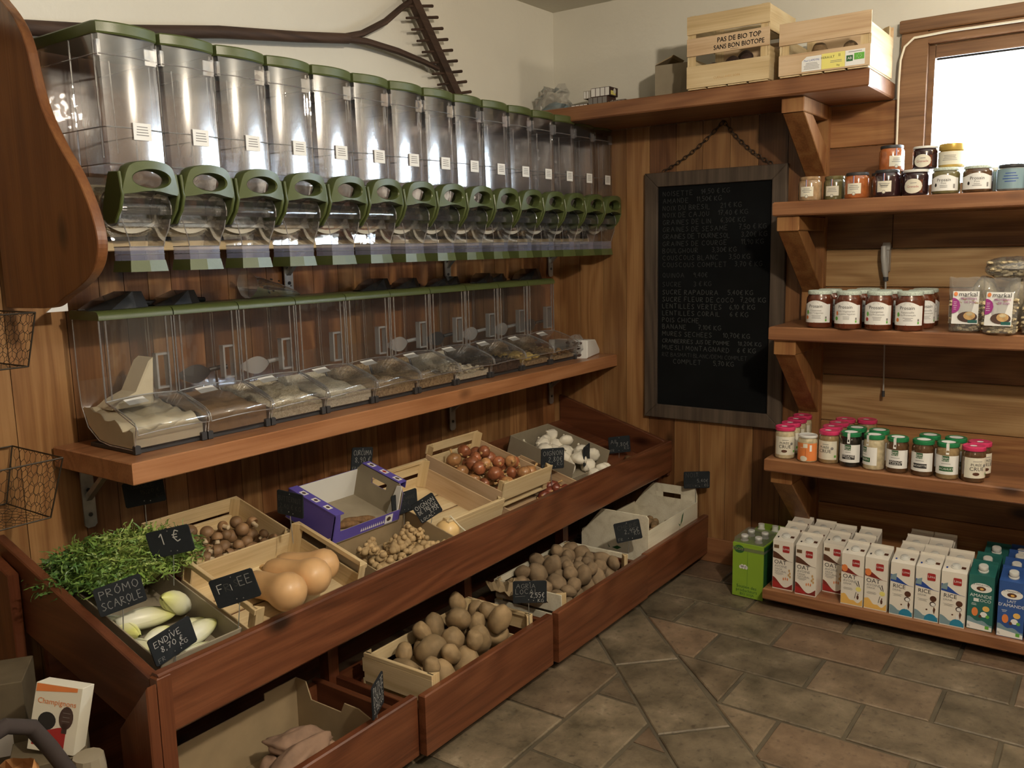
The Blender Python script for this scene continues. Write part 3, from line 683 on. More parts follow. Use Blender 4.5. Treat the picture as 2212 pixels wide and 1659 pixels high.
    for sx in (-1, 1):
        prf = [(-.374, 1.60), (-.371, 1.625), (-.366, 1.655), (-.322, 1.657), (-.300, 1.612), (-.283, 1.565), (-.286, 1.545), (-.302, 1.532), (-.330, 1.534), (-.360, 1.566)]
        a, b = sorted((sx*.0795, sx*.0705)); mb.prism(prf, a, b, GREEN, .002, 'x')
    mb.build('lever_handle', t, sharp=40)
    # chute and spout
    mb = MB()
    def rect(hw, y0, y1, z): return [(-hw, y0, z), (0, y0-.004, z), (hw, y0, z), (hw, y1, z), (-hw, y1, z)]
    mb.loft([rect(.066, -.343, -.255, 1.545), rect(.060, -.342, -.258, 1.522), rect(.051, -.338, -.262, 1.500), rect(.046, -.335, -.264, 1.478)], CLEARC, False, False, smooth=True)
    for sx in (-1, 1): mb.tube([(sx*.066, -.342, 1.545), (sx*.060, -.342, 1.522), (sx*.051, -.338, 1.500), (sx*.046, -.335, 1.478)], .0015, EDGE, 6)
    mb.build('chute', t)
    mb = MB(); mb.loft([rect(.0462, -.3345, -.264, 1.477), rect(.0462, -.3345, -.264, 1.443)], CLEARB, False, False); 
    for z in (1.477, 1.458): mb.tube([rect(.0466, -.335, -.264, z)[i] for i in (0, 1, 2, 3, 4, 0)], .0012, EDGE, 6)
    mb.build('spout', t)
    mb = MB(); mb.loft([rect(.0475, -.336, -.262, 1.443), rect(.0515, -.340, -.259, 1.415)], GREEN); mb.build('spout_cap', t)
    mb = MB(); mb.box(-.070, .070, -.195, -.06, 1.4945, 1.503, DARKP, .002); mb.box(-.080, .080, -.200, -.196, 1.4945, 1.512, DARKP); mb.build('base', t)
    mb = MB(); cr = [(-.072+.144*k/12) for k in range(13)]; lo = [(x, 1.511+.026*(x/.072)**2) for x in cr]; hi = [(x, 1.523+.022*(x/.072)**2) for x in cr[::-1]]
    mb.prism(lo+hi, -.2705, -.2655, CREAM, 0, 'y'); mb.build('drip_lip', t)
    mb = MB(); mb.box(-.012, .036, -.3375, -.3367, 1.735, 1.776, PAPER)
    A = Art(mb, lambda u, v, l: (u, -.3376-l, v)); A.lines(GREYINK, .012, 1.757, .034, .026, 4, 1)
    mb.build('price_label', t)
    return t
def make_fill(m_, top, lvl):
    mb = MB(); n = 8
    P = [(-.16, top-.02), (-.14, 1.53), (-.19, 1.518), (-.22, 1.5125)]
    bot = [(YB-.03, 1.5045), (-.20, 1.5045), (-.242, 1.508), (-.262, 1.522), (-.264, 1.575), (-.255, 1.605), (-.20, lvl), (YB-.03, lvl+.02)]
    mb.prism(bot[::-1], -.066, .066, m_, .006, 'x', smooth=True)
    return mb
G_CREAM = grainy('grain_cream', (.60, .54, .40), (.72, .66, .50), (.82, .76, .62), 260)
G_BEIGE = grainy('grain_beige', (.48, .40, .26), (.60, .52, .36), (.72, .64, .47), 200)
G_TAN = grainy('grain_tan', (.26, .18, .09), (.40, .28, .15), (.52, .39, .22), 180)
G_BROWN = grainy('grain_brown', (.09, .045, .018), (.15, .08, .032), (.22, .12, .05), 240)
G_PINK = grainy('grain_pink', (.36, .18, .14), (.48, .27, .21), (.58, .38, .30), 180)
G_GREEN = grainy('grain_grey_green', (.18, .18, .12), (.28, .28, .20), (.38, .38, .28), 180)
G_DARK = grainy('grain_dark', (.02, .012, .008), (.045, .026, .016), (.09, .055, .035), 120)
G_FLOUR = pm('flour', (.72, .64, .46), .95, noise_amt=.06, nscale=14, bump=.5, bscale=10)
G_SUGAR = pm('brown_sugar', (.30, .18, .085), .95, noise_amt=.15, nscale=40, bump=.4, bscale=90)
ORD = ['first', 'second', 'third', 'fourth', 'fifth', 'sixth', 'seventh', 'eighth', 'ninth', 'tenth', 'eleventh', 'twelfth', 'thirteenth', 'fourteenth', 'fifteenth']
DX0, DP = -2.418, .1663
disp = make_dispenser()
fills = [G_BEIGE, G_CREAM, G_GREEN, G_BEIGE, G_PINK, G_PINK, G_CREAM, G_GREEN, G_BEIGE, G_TAN, G_BROWN, G_TAN, G_DARK, G_BROWN, G_DARK]
fn = ['beige grain', 'cream grain', 'grey green seeds', 'beige grain', 'pinkish lentils', 'rosy grain', 'cream grain', 'grey seeds', 'beige grain', 'tan grain', 'brown seeds', 'tan seeds', 'dark seeds', 'brown seeds', 'dark seeds']
fr_ = random.Random(2)
for i in range(15):
    t = disp if i == 0 else dup(disp)
    t.location = (DX0+DP*i, yw(DX0+DP*i)*.0, 0)
    side = ', beside the curved end board' if i == 0 else (', hard in the corner' if i == 14 else '')
    t['label'] = 'tall clear dispenser with green lid, %s from left%s' % (ORD[i], side); t['group'] = 'tall gravity dispensers'
    o = make_fill(fills[i], 1.60, 1.60+fr_.uniform(-.02, .03)).build('dispenser_grain', loc=(DX0+DP*i, 0, 0))
    tag(o, '%s inside the %s tall dispenser from the left' % (fn[i], ORD[i]), 'grain', 'grain in the tall dispensers', 'stuff')

# ------------------------------------------------------------------ scoop bins
BX0, BP = -2.465, .2203
def make_bin(pocket_dark=False):
    t = thing('scoop_bin', 'x', 'bulk bin'); H = .106
    mb = MB(); T_ = MB()
    prof_ = [(-.02, 1.29), (-.02, 1.12), (-.026, 1.05), (-.05, .995), (-.10, .962), (-.15, .9545), (-.262, .9535), (-.270, .958), (-.284, 1.018), (-.152, 1.070), (-.150, 1.29)]
    for sx in (-1, 1):
        x = sx*H; mb.add([(x, p[0], p[1]) for p in prof_], [tuple(range(len(prof_)))], CLEARBIN)
        mb.tube([(x, p[0], p[1]) for p in prof_], .0016, EDGE, 6)
        for dx in (.0, .018): mb.tube([(x-sx*dx, -.151, 1.288), (x-sx*dx, -.151, 1.074)], .0024, EDGE, 6)
    def strip(P, m_, bl=0.0, smooth=True):
        n = 8; mb.loft([[(H*(2*k/n-1), p[0]-bl*(1-(2*k/n-1)**2), p[1]) for k in range(n+1)] for p in P], m_, False, False, closed=False, smooth=smooth)
    strip(prof_[1:7], CLEARBIN); strip([(-.262, .9535), (-.270, .958), (-.284, 1.018)], CLEARBIN, .006)
    strip([(-.150, 1.288), (-.150, 1.07)], CLEARBIN)
    mb.build('clear_body', t)
    mb = MB()
    n = 10; L = []
    for y, z in ((-.152, 1.0715), (-.19, 1.062), (-.24, 1.045), (-.268, 1.034), (-.282, 1.026), (-.289, 1.017), (-.292, 1.007), (-.2925, .997)):
        L.append([(H*1.01*(2*k/n-1), y-(.010*(1-(2*k/n-1)**2) if y < -.2 else 0), z+.006*(1-(2*k/n-1)**2)) for k in range(n+1)])
    mb.loft(L, CLEARBIN, False, False, closed=False, smooth=True)
    mb.tube(L[-1], .0018, EDGE, 6); mb.tube(L[0], .002, EDGE, 6)
    for k in (0, n): mb.tube([l[k] for l in L], .0018, EDGE, 6)
    mb.build('tub_cover', t)
    mb = MB(); mb.loft([[(x, y, z) for y, z in [(-.012, 1.289), (-.012, 1.309), (-.02, 1.313), (-.140, 1.313), (-.152, 1.309), (-.158, 1.300), (-.158, 1.289)]] for x in (-.1085, .1085)], GREEN, smooth=True); mb.build('lid', t, sharp=60)
    mb = MB(); mb.box(-.104, .104, -.262, -.05, .9425, .9530, DARKP, .001)
    for sx in (-1, 1): mb.box(sx*.1-.008, sx*.1+.008, -.275, -.262, .9425, .966, DARKP, .002)
    mb.build('base_tray', t)
    # scoop pocket and scoop
    mb = MB(); x0, x1, z0, z1 = .052, .094, 1.085, 1.185
    for a, b, c, d_ in ((x0, x1, z0, z0+.006), (x0, x1, z1-.006, z1), (x0, x0+.006, z0, z1), (x1-.006, x1, z0, z1)): mb.box(a, b, -.1475, -.128, c, d_, MILKY)
    mb.build('scoop_pocket', t)
    mb = MB(); mb.box(-.062, -.006, -.2051, -.2043, 1.0, 1.001, PAPER) if False else None
    def cov(u, v, l): # v from 0 back to 1 front
        y = -.165-v*.030; z = 1.068-.0135*v*.9; return (u, y, z+.007*(1-(u/.107)**2)+.0012+l)
    mb.add([cov(-.066, 0, 0), cov(-.008, 0, 0), cov(-.008, 1, 0), cov(-.066, 1, 0)], [(0, 1, 2, 3)], PAPER)
    mb.build('price_label', t)
    return t
def fill_mesh(m_, lv_back, lv_front, rough=.006, seed=1, n=14):
    """heap following the tub profile"""
    mb = MB(); H = .1035; ys = [-.032-.232*k/n for k in range(n+1)]
    def bot(y):
        P = [(-.028, 1.05), (-.05, .997), (-.10, .964), (-.15, .9565), (-.262, .9555), (-.27, .96)]
        if y > P[0][0]: return 1.06
        for a, b in zip(P[:-1], P[1:]):
            if b[0] <= y <= a[0]: t_ = (y-a[0])/(b[0]-a[0]); return a[1]+(b[1]-a[1])*t_+.001
        return .96
    top = []; low = []
    for y in ys:
        t_ = (y+.03)/-.236; base = lv_back+(lv_front-lv_back)*t_
        top.append([(H*(2*k/n-1), y, max(bot(y)+.001, base+rough*noise.noise(Vector((k*.35+seed, y*25, seed)))*2.2)) for k in range(n+1)])
        low.append([(H*(2*k/n-1), y, bot(y)) for k in range(n+1)])
    mb.loft(top, m_, False, False, closed=False, smooth=True); mb.loft(low, m_, False, False, closed=False, smooth=True)
    for A_, B_ in ((top[0], low[0]), (top[-1], low[-1]), ([r[0] for r in top], [r[0] for r in low]), ([r[-1] for r in top], [r[-1] for r in low])):
        mb.loft([A_, B_], m_, False, False, closed=False)
    return mb
binp = make_bin()
binfo = [('cream flour', G_FLOUR, 1.05, 1.0), ('brown sugar', G_SUGAR, 1.04, 1.002), ('pale semolina', G_BEIGE, 1.03, .995), ('beige flakes', G_CREAM, 1.02, .99), ('tan grain', G_TAN, 1.0, .985), ('tan seeds', G_TAN, .99, .985), ('white flakes', G_CREAM, .985, .98), ('black raisins', G_DARK, 1.0, .99), ('yellow banana chips', G_TAN, .985, .975), ('brown walnut kernels', G_TAN, .985, .975)]
CHUNKM = {6: pm('flake', (.62, .54, .40), .8, rnd=.1), 7: pm('raisin', (.02, .012, .010), .45), 8: pm('banana_chip', (.72, .52, .16), .5, noise_amt=.15, nscale=40), 9: pm('walnut_kernel', (.34, .20, .08), .65, noise_amt=.3, nscale=60)}
for i in range(10):
    t = binp if i == 0 else dup(binp)
    bx = BX0+BP*(i+.5); t.location = (bx, 0, 0)
    end = ', at the left end of the shelf' if i == 0 else (', nearest the corner' if i == 9 else '')
    t['label'] = 'clear scoop bin with green lid, %s from left%s' % (ORD[i], end); t['group'] = 'scoop bins with green lids'
    nm, m_, a, b = binfo[i]
    mb = fill_mesh(m_, a, b, .012 if i in (0, 2) else .007, i+1)
    if i in CHUNKM:
        r_ = random.Random(i)
        for k in range(120 if i != 8 else 34):
            y = r_.uniform(-.255, -.08); z = a+(b-a)*((y+.03)/-.236)+r_.uniform(.0, .012)
            s = .006 if i == 7 else (.017 if i == 8 else .009)
            mb.blob((r_.uniform(-.09, .09), y, z), (s*r_.uniform(.7, 1.2), s*r_.uniform(.7, 1.2), s*r_.uniform(.4, .8)), CHUNKM[i], 1, .25, 2, k)
    if i == 0:   # flour banked up against the pocket
        mb.prism([(-.085, 1.045), (.04, 1.045), (.05, 1.175), (.035, 1.165), (-.01, 1.085), (-.05, 1.07)], -.14, -.06, G_FLOUR, .004, 'y')
    o = mb.build('bin_contents', loc=(bx, 0, 0)); tag(o, '%s filling the %s scoop bin from the left' % (nm, ORD[i]), 'dry food', 'contents of the scoop bins', 'stuff')
# grey scoops kept inside bins
def inner_scoop(x, dark, label):
    t = thing('scoop', label, 'scoop', (x, -.09, 1.075), group='scoops kept inside the bins')
    mb = MB(); m_ = DARKP if dark else MILKY
    mb.loft([[(-.055+.11*k/8, -.012*(1-abs(2*k/8-1)**2), .03+(.028 if e else -.028)*(sin(pi*(k/8)*.9+.25))) for k in range(9)] for e in (0, 1)], m_, False, False, closed=False, smooth=True)
    mb.build('bowl', t)
    mb = MB(); mb.tube([(.05, 0, .035), (.085, -.012, .04), (.10, -.02, .04)], .007, m_, 8); mb.build('handle', t)
for i, dk in ((1, 1), (2, 0), (5, 0), (6, 1), (7, 0), (8, 0), (9, 1)):
    inner_scoop(BX0+BP*(i+.5)-.01, dk, '%s scoop standing inside the %s bin from the left' % ('black' if dk else 'translucent', ORD[i]))
# black scoops resting upside down on the lids
def black_scoop(x, y, rz, sc, label, first=[None]):
    if first[0] is None:
        t = thing('black_scoop', label, 'scoop', group='black scoops on the bin lids')
        mb = MB()
        def sec(yc, hw, h, z0=0): return [(-hw, yc, z0), (-hw*.78, yc, z0+h), (hw*.78, yc, z0+h), (hw, yc, z0)]
        L = [[(-.058, .038, 0), (-.050, .030, .040), (-.050, -.030, .040), (-.058, -.038, 0)], [(.0, .045, 0), (.0, .034, .042), (.0, -.034, .042), (.0, -.045, 0)], [(.085, .040, 0), (.08, .02, .006), (.08, -.02, .006), (.085, -.04, 0)]]
        L = [[(-.060+.0, y_, z_) for y_, z_ in ((.036, 0), (.03, .036), (-.03, .036), (-.036, 0))]]
        mb.loft([[(.060, .040, 0), (.050, .030, .040), (.050, -.030, .040), (.060, -.040, 0)], [(.02, .046, 0), (.02, .034, .041), (.02, -.034, .041), (.02, -.046, 0)], [(-.05, .044, 0), (-.05, .030, .022), (-.05, -.030, .022), (-.05, -.044, 0)], [(-.10, .020, 0), (-.10, .012, .004), (-.10, -.012, .004), (-.10, -.02, 0)]], BLACKP)
        mb.build('bowl', t)
        mb = MB(); mb.tube([(.055, 0, .012), (.085, 0, .008), (.12, 0, .006)], .008, BLACKP, 10); mb.build('handle', t)
        first[0] = t
    else: t = dup(first[0])
    t.location = (x, y, 1.3137); t.rotation_euler.z = rz; t.scale = (sc,)*3; t['label'] = label
SC = [(-2.36, -.075, .12, 1.1, 'big black scoop upside down on the leftmost bin lid'), (-2.17, -.06, .2, .95, 'black scoop upside down on the second bin lid'),
      (-1.36, -.07, .15, 1.0, 'black scoop right of the paper cone, over the fifth bin'), (-1.19, -.07, .2, .9, 'black scoop over the sixth bin, handle tucked behind its neighbour'), (-1.02, -.09, .1, .7, 'small black scoop in front of a pair on the sixth lid'),
      (-.93, -.07, .2, .8, 'black scoop over the seventh bin lid'), (-.72, -.08, .3, .95, 'black scoop over the eighth bin, left one of a close pair'), (-.60, -.06, .1, .8, 'black scoop, right one of the pair over the eighth bin'), (-.38, -.08, .15, 1.15, 'shiny black scoop nearest the corner on the bin lids')]
for a in SC: black_scoop(*a)
# clear paper cone with speckles
t = thing('paper_cone', 'crumpled translucent cone bag lying on the bin lids', 'bag', (-1.83, -.075, 1.3142), (0, 0, .05))
mb = MB(); n = 14; rp = random.Random(4)
L = [[(xx, r*cos(2*pi*k/n)*(1+rp.uniform(-.12, .12)*(xx < -.05)), r*.95+r*sin(2*pi*k/n)*.93) for k in range(n)] for xx, r in ((-.10+.0, .048), (-.085, .040), (-.04, .034), (.03, .023), (.10, .010), (.12, .004))]
mb.loft(L, FILM, False, True, smooth=True)
for k in range(10): mb.blob((rp.uniform(-.08, .06), -.03, rp.uniform(.015, .06)), (.004, .002, .003), DARKP, 1)
mb.build('cone_film', t)
# scale and dried fruit bag at the corner end of the shelf
t = thing('kitchen_scale', 'white kitchen scale at the corner end of the bin shelf', 'scale', (-.145, -.185, .9425), (0, 0, .25))
mb = MB(); mb.prism([(-.11, 0), (.10, 0), (.10, .022), (.03, .075), (-.11, .085)], -.10, .09, WHITE, .004, 'y'); mb.build('casing', t)
mb = MB(); mb.prism([(.098, .024), (.101, .024), (.040, .072), (.037, .072)], -.09, .03, GREYP, 0, 'y'); mb.build('display', t)
mb = MB(); mb.box(-.12, .11, -.11, .10, .0, .0, DARKP) if False else mb.box(-.10, .09, -.09, .08, -.0, .004, DARKP); mb.build('foot_plate', t)
t = thing('dried_fruit_bag', 'clear bag of dark red dried fruit beside the white scale', 'bag', (-.222, -.245, .9425))
mb = MB()
for k in range(70): mb.blob((rp.uniform(-.03, .035), rp.uniform(-.03, .03), rp.uniform(.012, .075)), (.014, .012, .008), DARKROOT, 1, .2, 2, k)
mb.build('dried_fruit', t)
mb = MB(); mb.blob((0, 0, .055), (.055, .045, .055), FILM, 3, .18, 2.5, 5); mb.build('bag_film', t)
# ------------------------------------------------------------------ sloping display table
SL_ = (.60-.42)/.66; TILT = math.atan(SL_)
def tz(y): return .60+SL_*y
tb = thing('display_table', 'long reddish sloping display table full of vegetable crates', 'table')
def yf(x): return -.638+.0157*x          # front edge line
xl, xr = -2.70, -.018
mb = MB(); P = [(-.04, .45), (-.04, .45)]
# sloping bottom made of planks
for k in range(5):
    y0 = -.03-.122*k; y1 = y0-.121
    mb.add([(xl+.02, y0, tz(y0)), (xr, y0, tz(y0)), (xr, y1, tz(y1)), (xl+.02, y1, tz(y1)), (xl+.02, y0, tz(y0)-.02), (xr, y0, tz(y0)-.02), (xr, y1, tz(y1)-.02), (xl+.02, y1, tz(y1)-.02)], [(0, 1, 2, 3), (7, 6, 5, 4), (0, 4, 5, 1), (1, 5, 6, 2), (2, 6, 7, 3), (3, 7, 4, 0)], W_RED_X)
mb.build('sloping_top', tb)
mb = MB()                                # front board, slightly leaning out
a, b = Vector((xl+.006, yf(xl), 0)), Vector((xr, yf(xr), 0))
mb.loft([[(p.x, p.y+.028, .402), (p.x, p.y+.004, .400), (p.x, p.y-.001, .406), (p.x, p.y, .545), (p.x, p.y+.005, .549), (p.x, p.y+.025, .549)] for p in (a, b)], W_RED_X)
mb.build('front_board', tb)
def side(x, th, nm, yb=.02):
    mb = MB(); mb.prism([(yb, .715+.3*(yb+.06)), (-.06, .715), (-.60, .553), (-.655 if x < -1 else -.63, .536), (-.655 if x < -1 else -.63, .385), (-.60, .385), (yb, .53)][::-1], x, x+th, W_RED_Y, .003, 'x'); mb.build(nm, tb)
side(xl, .026, 'side_board'); side(xr-.0, -.024, 'side_board', -.033)
for y0, y1 in ((-.56, -.50), (-.66, -.60)):
    pass
mb = MB(); mb.prism([(-.685, .0), (-.56, .0), (-.56, .40), (-.685, .535)][::-1], xl-.002, xl-.028, W_RED_Z, .003, 'x'); mb.build('leg', tb)
mb = MB(); mb.box(xl+.0, xl+.035, -.682, -.655, 0, .542, W_RED_Z, .003); mb.build('leg', tb)
mb = MB(); mb.prism([(-.10, 0), (-.0, 0), (-.0, .70), (-.10, .665)][::-1], xl-.002, xl-.030, W_RED_Z, .003, 'x'); mb.build('leg', tb)
mb = MB(); mb.box(xr-.06, xr-.026, -.60, -.54, 0, .40, W_RED_Z, .003); mb.build('leg', tb)
for k, x in enumerate((-1.99, -1.33, -.66)):
    mb = MB(); mb.box(x-.02, x+.02, -.45, -.41, 0, tz(-.45)-.022, W_RED_Z, .003); mb.build('leg', tb)
mb = MB(); mb.box(xl+.03, xr-.03, -.135, -.115, .0, .50, DARKP if False else W_RED_X, .002); mb.build('back_panel', tb)

def drawer(x0, x1, yfr, label, z0=.038, z1=.222):
    t = thing('pull_out_bin', label, 'drawer', (x0, yfr, 0), group='deep drawers under the display table'); w = x1-x0; D = .40
    mb = MB(); mb.box(0, w, 0, .026, z0, z1, W_RED_X, .004); mb.build('front_panel', t)
    for xx in (.012, w-.032):
        mb = MB(); mb.box(xx, xx+.02, .026, D, z0+.01, z1-.05, W_RED_Y, .002); mb.build('side_panel', t)
    mb = MB(); mb.box(.032, w-.032, .026, D-.02, z0+.012, z0+.024, W_RED_Y); mb.build('bottom_panel', t)
    mb = MB(); mb.box(.032, w-.032, D-.02, D, z0+.01, z1-.06, W_RED_X); mb.build('back_panel', t)
    for xx in (.05, w-.07):
        mb = MB(); mb.box(xx, xx+.02, .08, D-.05, 0.0, z0+.010, DARKP); mb.build('runner', t)
    return t
drawer(-.640, -.022, -.825, 'deep wooden drawer nearest the corner holding a white veneer box')
drawer(-1.318, -.648, -.832, 'deep wooden drawer with a crate of small potatoes on brown paper')
drawer(-1.995, -1.338, -.822, 'deep wooden drawer with a crate of large potatoes, middle of the floor row')
drawer(-2.655, -2.003, -.800, 'deep wooden drawer with sweet potatoes, nearest the camera')

# ------------------------------------------------------------------ crates and boxes
def on_slope(x, yrim, hv):               # base centre of a box whose rim centre is hv above the slope at yrim
    H = hv*cos(TILT); y = yrim+H*sin(TILT); return Vector((x, y, tz(y)))
SLOPE = (TILT, 0, 0)
def crate(name, label, W, D, H, loc, rot, group, sides, post=.02, mx=None, my=None, cat='crate', bottom=True, open_front=False, posth=None):
    """sides: dict front/back/left/right -> list of (z0,z1) slats"""
    mx = mx or W_PALE_X; my = my or W_PALE_Y
    t = thing(name, label, cat, loc, rot, group); th = .005
    if bottom:
        mb = MB(); n = 4
        for k in range(n): y0 = -D/2+D*k/n; mb.box(-W/2, W/2, y0+.004, y0+D/n-.004, 0.001, .005, mx)
        mb.build('bottom_boards', t)
    for s, sl in sides.items():
        for z0, z1 in sl:
            mb = MB()
            thk = .012 if (z1-z0) < .025 else th
            if s == 'front': mb.box(-W/2, W/2, -D/2, -D/2+thk, z0, z1, mx, .0012)
            if s == 'back': mb.box(-W/2, W/2, D/2-thk, D/2, z0, z1, mx, .0012)
            if s == 'left': mb.box(-W/2, -W/2+thk, -D/2+th+.001, D/2-th-.001, z0, z1, my, .0012)
            if s == 'right': mb.box(W/2-thk, W/2, -D/2+th+.001, D/2-th-.001, z0, z1, my, .0012)
            mb.build('slat', t)
    p = post; e = th+.0005
    for sx in (-1, 1):
        for sy in (-1, 1):
            cx0, cy0 = sx*(W/2-e), sy*(D/2-e); mb = MB()
            mb.prism([(cx0, cy0), (cx0-sx*p*1.3, cy0), (cx0, cy0-sy*p*1.3)], .006, posth or H, W_PALE_Z, .001); mb.build('corner_post', t)
    return t
def carton(name, label, W, D, H, loc, rot, group, m, walls=None, th=.004, flaps=False, cat='box'):
    """open cardboard tray; walls: profile height functions by side"""
    t = thing(name, label, cat, loc, rot, group)
    mb = MB(); mb.box(-W/2, W/2, -D/2, D/2, .001, .004, m); mb.build('bottom', t)
    walls = walls or {}
    for s in ('front', 'back', 'left', 'right'):
        P = walls.get(s); L = W if s in ('front', 'back') else D
        if P == 0: continue
        if P is None: P = [(-L/2, 0.004), (L/2, 0.004), (L/2, H), (-L/2, H)]
        mb = MB()
        if s == 'front': mb.prism(P, -D/2, -D/2+th, m, .0008, 'y')
        if s == 'back': mb.prism(P, D/2-th, D/2, m, .0008, 'y')
        if s == 'left': mb.prism(P, -W/2, -W/2+th, m, .0008, 'x')
        if s == 'right': mb.prism(P, W/2-th, W/2, m, .0008, 'x')
        mb.build('wall', t)
    return t
def inside(t):                            # matrix of a container
    return Matrix.LocRotScale(t.location, t.rotation_euler, None)
def pack(n, W, D, r0, r1, z0=.006, seed=1, xc=0, yc=0, tries=60, slope=0.0, bias=None, zmax=9):
    rr = random.Random(seed); out = []
    for i in range(n):
        r = rr.uniform(r0, r1); best = None
        for k in range(tries):
            x = xc+rr.uniform(-W/2+r, W/2-r); y = yc+rr.uniform(-D/2+r, D/2-r); z = z0+r
            for (a, b, c, q) in out:
                d2 = (x-a)**2+(y-b)**2; R = (q+r)*.97
                if d2 < R*R: z = max(z, c+sqrt(R*R-d2))
            s = z+slope*y+(bias(x, y) if bias else 0)
            if best is None or s < best[0]: best = (s, x, y, z, r)
        if best[3]+best[4] > (zmax(best[1], best[2]) if callable(zmax) else zmax): continue
        out.append((best[1], best[2], best[3], best[4]))
    return out
def order_words(objs, base, cat, group, where, ncol=5):
    """labels by rows counted from the front, then from the left"""
    import collections
    L = sorted(objs, key=lambda o: o.matrix_world.translation.y if False else o.location.y); rows = [L[i:i+ncol] for i in range(0, len(L), ncol)]
    for ri, row in enumerate(rows):
        row.sort(key=lambda o: o.location.x)
        for ci, o in enumerate(row):
            tag(o, '%s %s, %s row, %s from left' % (base, where, ORD[ri] if ri < 15 else 'last', ORD[ci]), cat, group)
def place(protos, spots, T, seed=1, scale=1.0, flat=False, rotf=None):
    rr = random.Random(seed); res = []; used = place.used
    for k, (x, y, z, r) in enumerate(spots):
        p = protos[k % len(protos)]
        if p.name in used: o = dup(p)
        else: o = p; used.add(p.name)
        o.location = T @ Vector((x, y, z)); R = r/o['r0'] if 'r0' in o else 1
        o.scale = (R*scale,)*3
        o.rotation_euler = rotf(rr) if rotf else (rr.uniform(0, 6.3), rr.uniform(0, 6.3), rr.uniform(0, 6.3))
        res.append(o)
    return res
place.used = set()
def potato_protos(m_, n=4, name='potato', el=(1.25, 1.0, .90), r0=.03, namp=.16, s0=0):
    out = []
    for k in range(n):
        mb = MB(); a = el[0]*(.88+.1*k)
        mb.blob((0, 0, 0), (r0*a, r0*el[1], r0*el[2]), m_, 3, namp, 1.5, k+3+s0); o = mb.build(name, sharp=90); o['r0'] = r0; out.append(o)
    return out
def fin(protos):                          # drop the helper property
    for o in bpy.data.objects:
        if 'r0' in o: del o['r0']

# endive and lettuce box
bx1 = carton('cardboard_tray', 'grey cardboard tray of endives at the left end of the display table', .225, .53, .085, on_slope(-2.52, -.335, .085), SLOPE, 'boxes on the display table', KRAFTG)
T1 = inside(bx1)
def make_endive():
    mb = MB(); n = 16
    for k in range(5):
        a0 = k*2*pi/5*1.2; loops = []; L = .150-.006*k
        for i in range(11):
            t_ = i/10; r = .026*(sin(pi*min(1, t_*.92+.08))**.75)*(1-.10*k)+.001
            cxx = -L/2+L*t_; sp = 1.25-.4*t_
            loops.append([(cxx, (r+.0015*k)*cos(a0+(j/8-.5)*2.7*sp), (r+.0015*k)*sin(a0+(j/8-.5)*2.7*sp)) for j in range(9)])
        mb.loft(loops, ENDIVE, False, False, closed=False, smooth=True)
    loops = []
    for i in range(13):
        t_ = i/12; r = .0245*(sin(pi*min(1, t_*.90+.10))**.7)+.0005; loops.append([(-.072+.14*t_, r*cos(2*pi*j/n), r*sin(2*pi*j/n)) for j in range(n)])
    mb.loft(loops, ENDIVE, True, True, smooth=True)
    return mb.build('endive', sharp=70)
e0 = make_endive()
EN = [(-.080, -.045, .042, -1.5, .0, 1.1, 'long white endive against the left wall of the tray'), (-.022, -.068, .062, -.22, .1, 1.05, 'plump endive lying across the back of the tray'), (.052, -.070, .078, 3.75, -.55, 1.15, 'fat yellow-hearted endive standing open at the back right of the tray'),
      (.045, -.185, .058, .35, .05, 1.05, 'yellow tipped endive pointing right in the middle of the tray'), (-.074, -.150, .034, -1.4, .0, 1.05, 'pale endive behind the lower left price tag'), (.015, -.238, .036, .06, .05, 1.0, 'endive at the front right of the tray'), (-.030, -.125, .046, .4, 0, .7, 'small greenish endive between two larger ones'), (.050, -.13, .030, .2, 0, 1.0, 'endive half hidden beside the right wall of the tray')]
for k, (x, y, z, rz, ry, sc, lab) in enumerate(EN):
    o = e0 if k == 0 else dup(e0); o.location = T1 @ Vector((x, y, z)); o.rotation_euler = (TILT*.7, ry, rz); o.scale = (sc,)*3; tag(o, lab, 'endive', 'endives in the grey tray')
# curly endive lettuce
mb = MB(); rl = random.Random(21)
for k in range(4200):
    th_ = rl.uniform(0, 2*pi); ph = math.acos(1-rl.random()*.95); 
    R0 = rl.uniform(.03, .135); L = rl.uniform(.022, .048); w = rl.uniform(.0022, .0060)
    d = Vector((sin(ph)*cos(th_)*1.35, sin(ph)*sin(th_)*1.1, cos(ph)*.72)); p = Vector((d.x*R0*1.05, d.y*R0, d.z*R0*.9+.0))
    tdir = d.normalized(); pts = []; curl = Vector((rl.uniform(-1, 1), rl.uniform(-1, 1), rl.uniform(-.6, .6)))*rl.uniform(.8, 2.6)
    s_n = 6; P_ = p.copy()
    for i in range(s_n+1):
        pts.append(P_.copy()); tdir = (tdir+curl*.28+Vector((0, 0, -.14))+Vector((rl.uniform(-1, 1), rl.uniform(-1, 1), rl.uniform(-1, 1)))*.85).normalized(); P_ = P_+tdir*(L/s_n)
    sd = tdir.cross(Vector((rl.uniform(-1, 1), rl.uniform(-1, 1), rl.uniform(-1, 1)))).normalized()
    vs = []; fs = []
    for i, q in enumerate(pts):
        ww = w*(1.2-.9*i/s_n)*(1.0 if i % 2 else .35); vs += [tuple(q-sd*ww), tuple(q+sd*ww)]
    fs = [(2*i, 2*i+1, 2*i+3, 2*i+2) for i in range(s_n)]
    mb.add(vs, fs, FRISEE, True)
mb.blob((0, 0, .0), (.115, .095, .05), FRISEE, 2, .2, 3, 3)
o = mb.build('curly_endive', loc=(-2.49, -.205, .632), sharp=180); tag(o, 'frilly green curly endive heads piled on the left of the table', 'lettuce')
o.scale = (1.18, 1.12, 1.0)

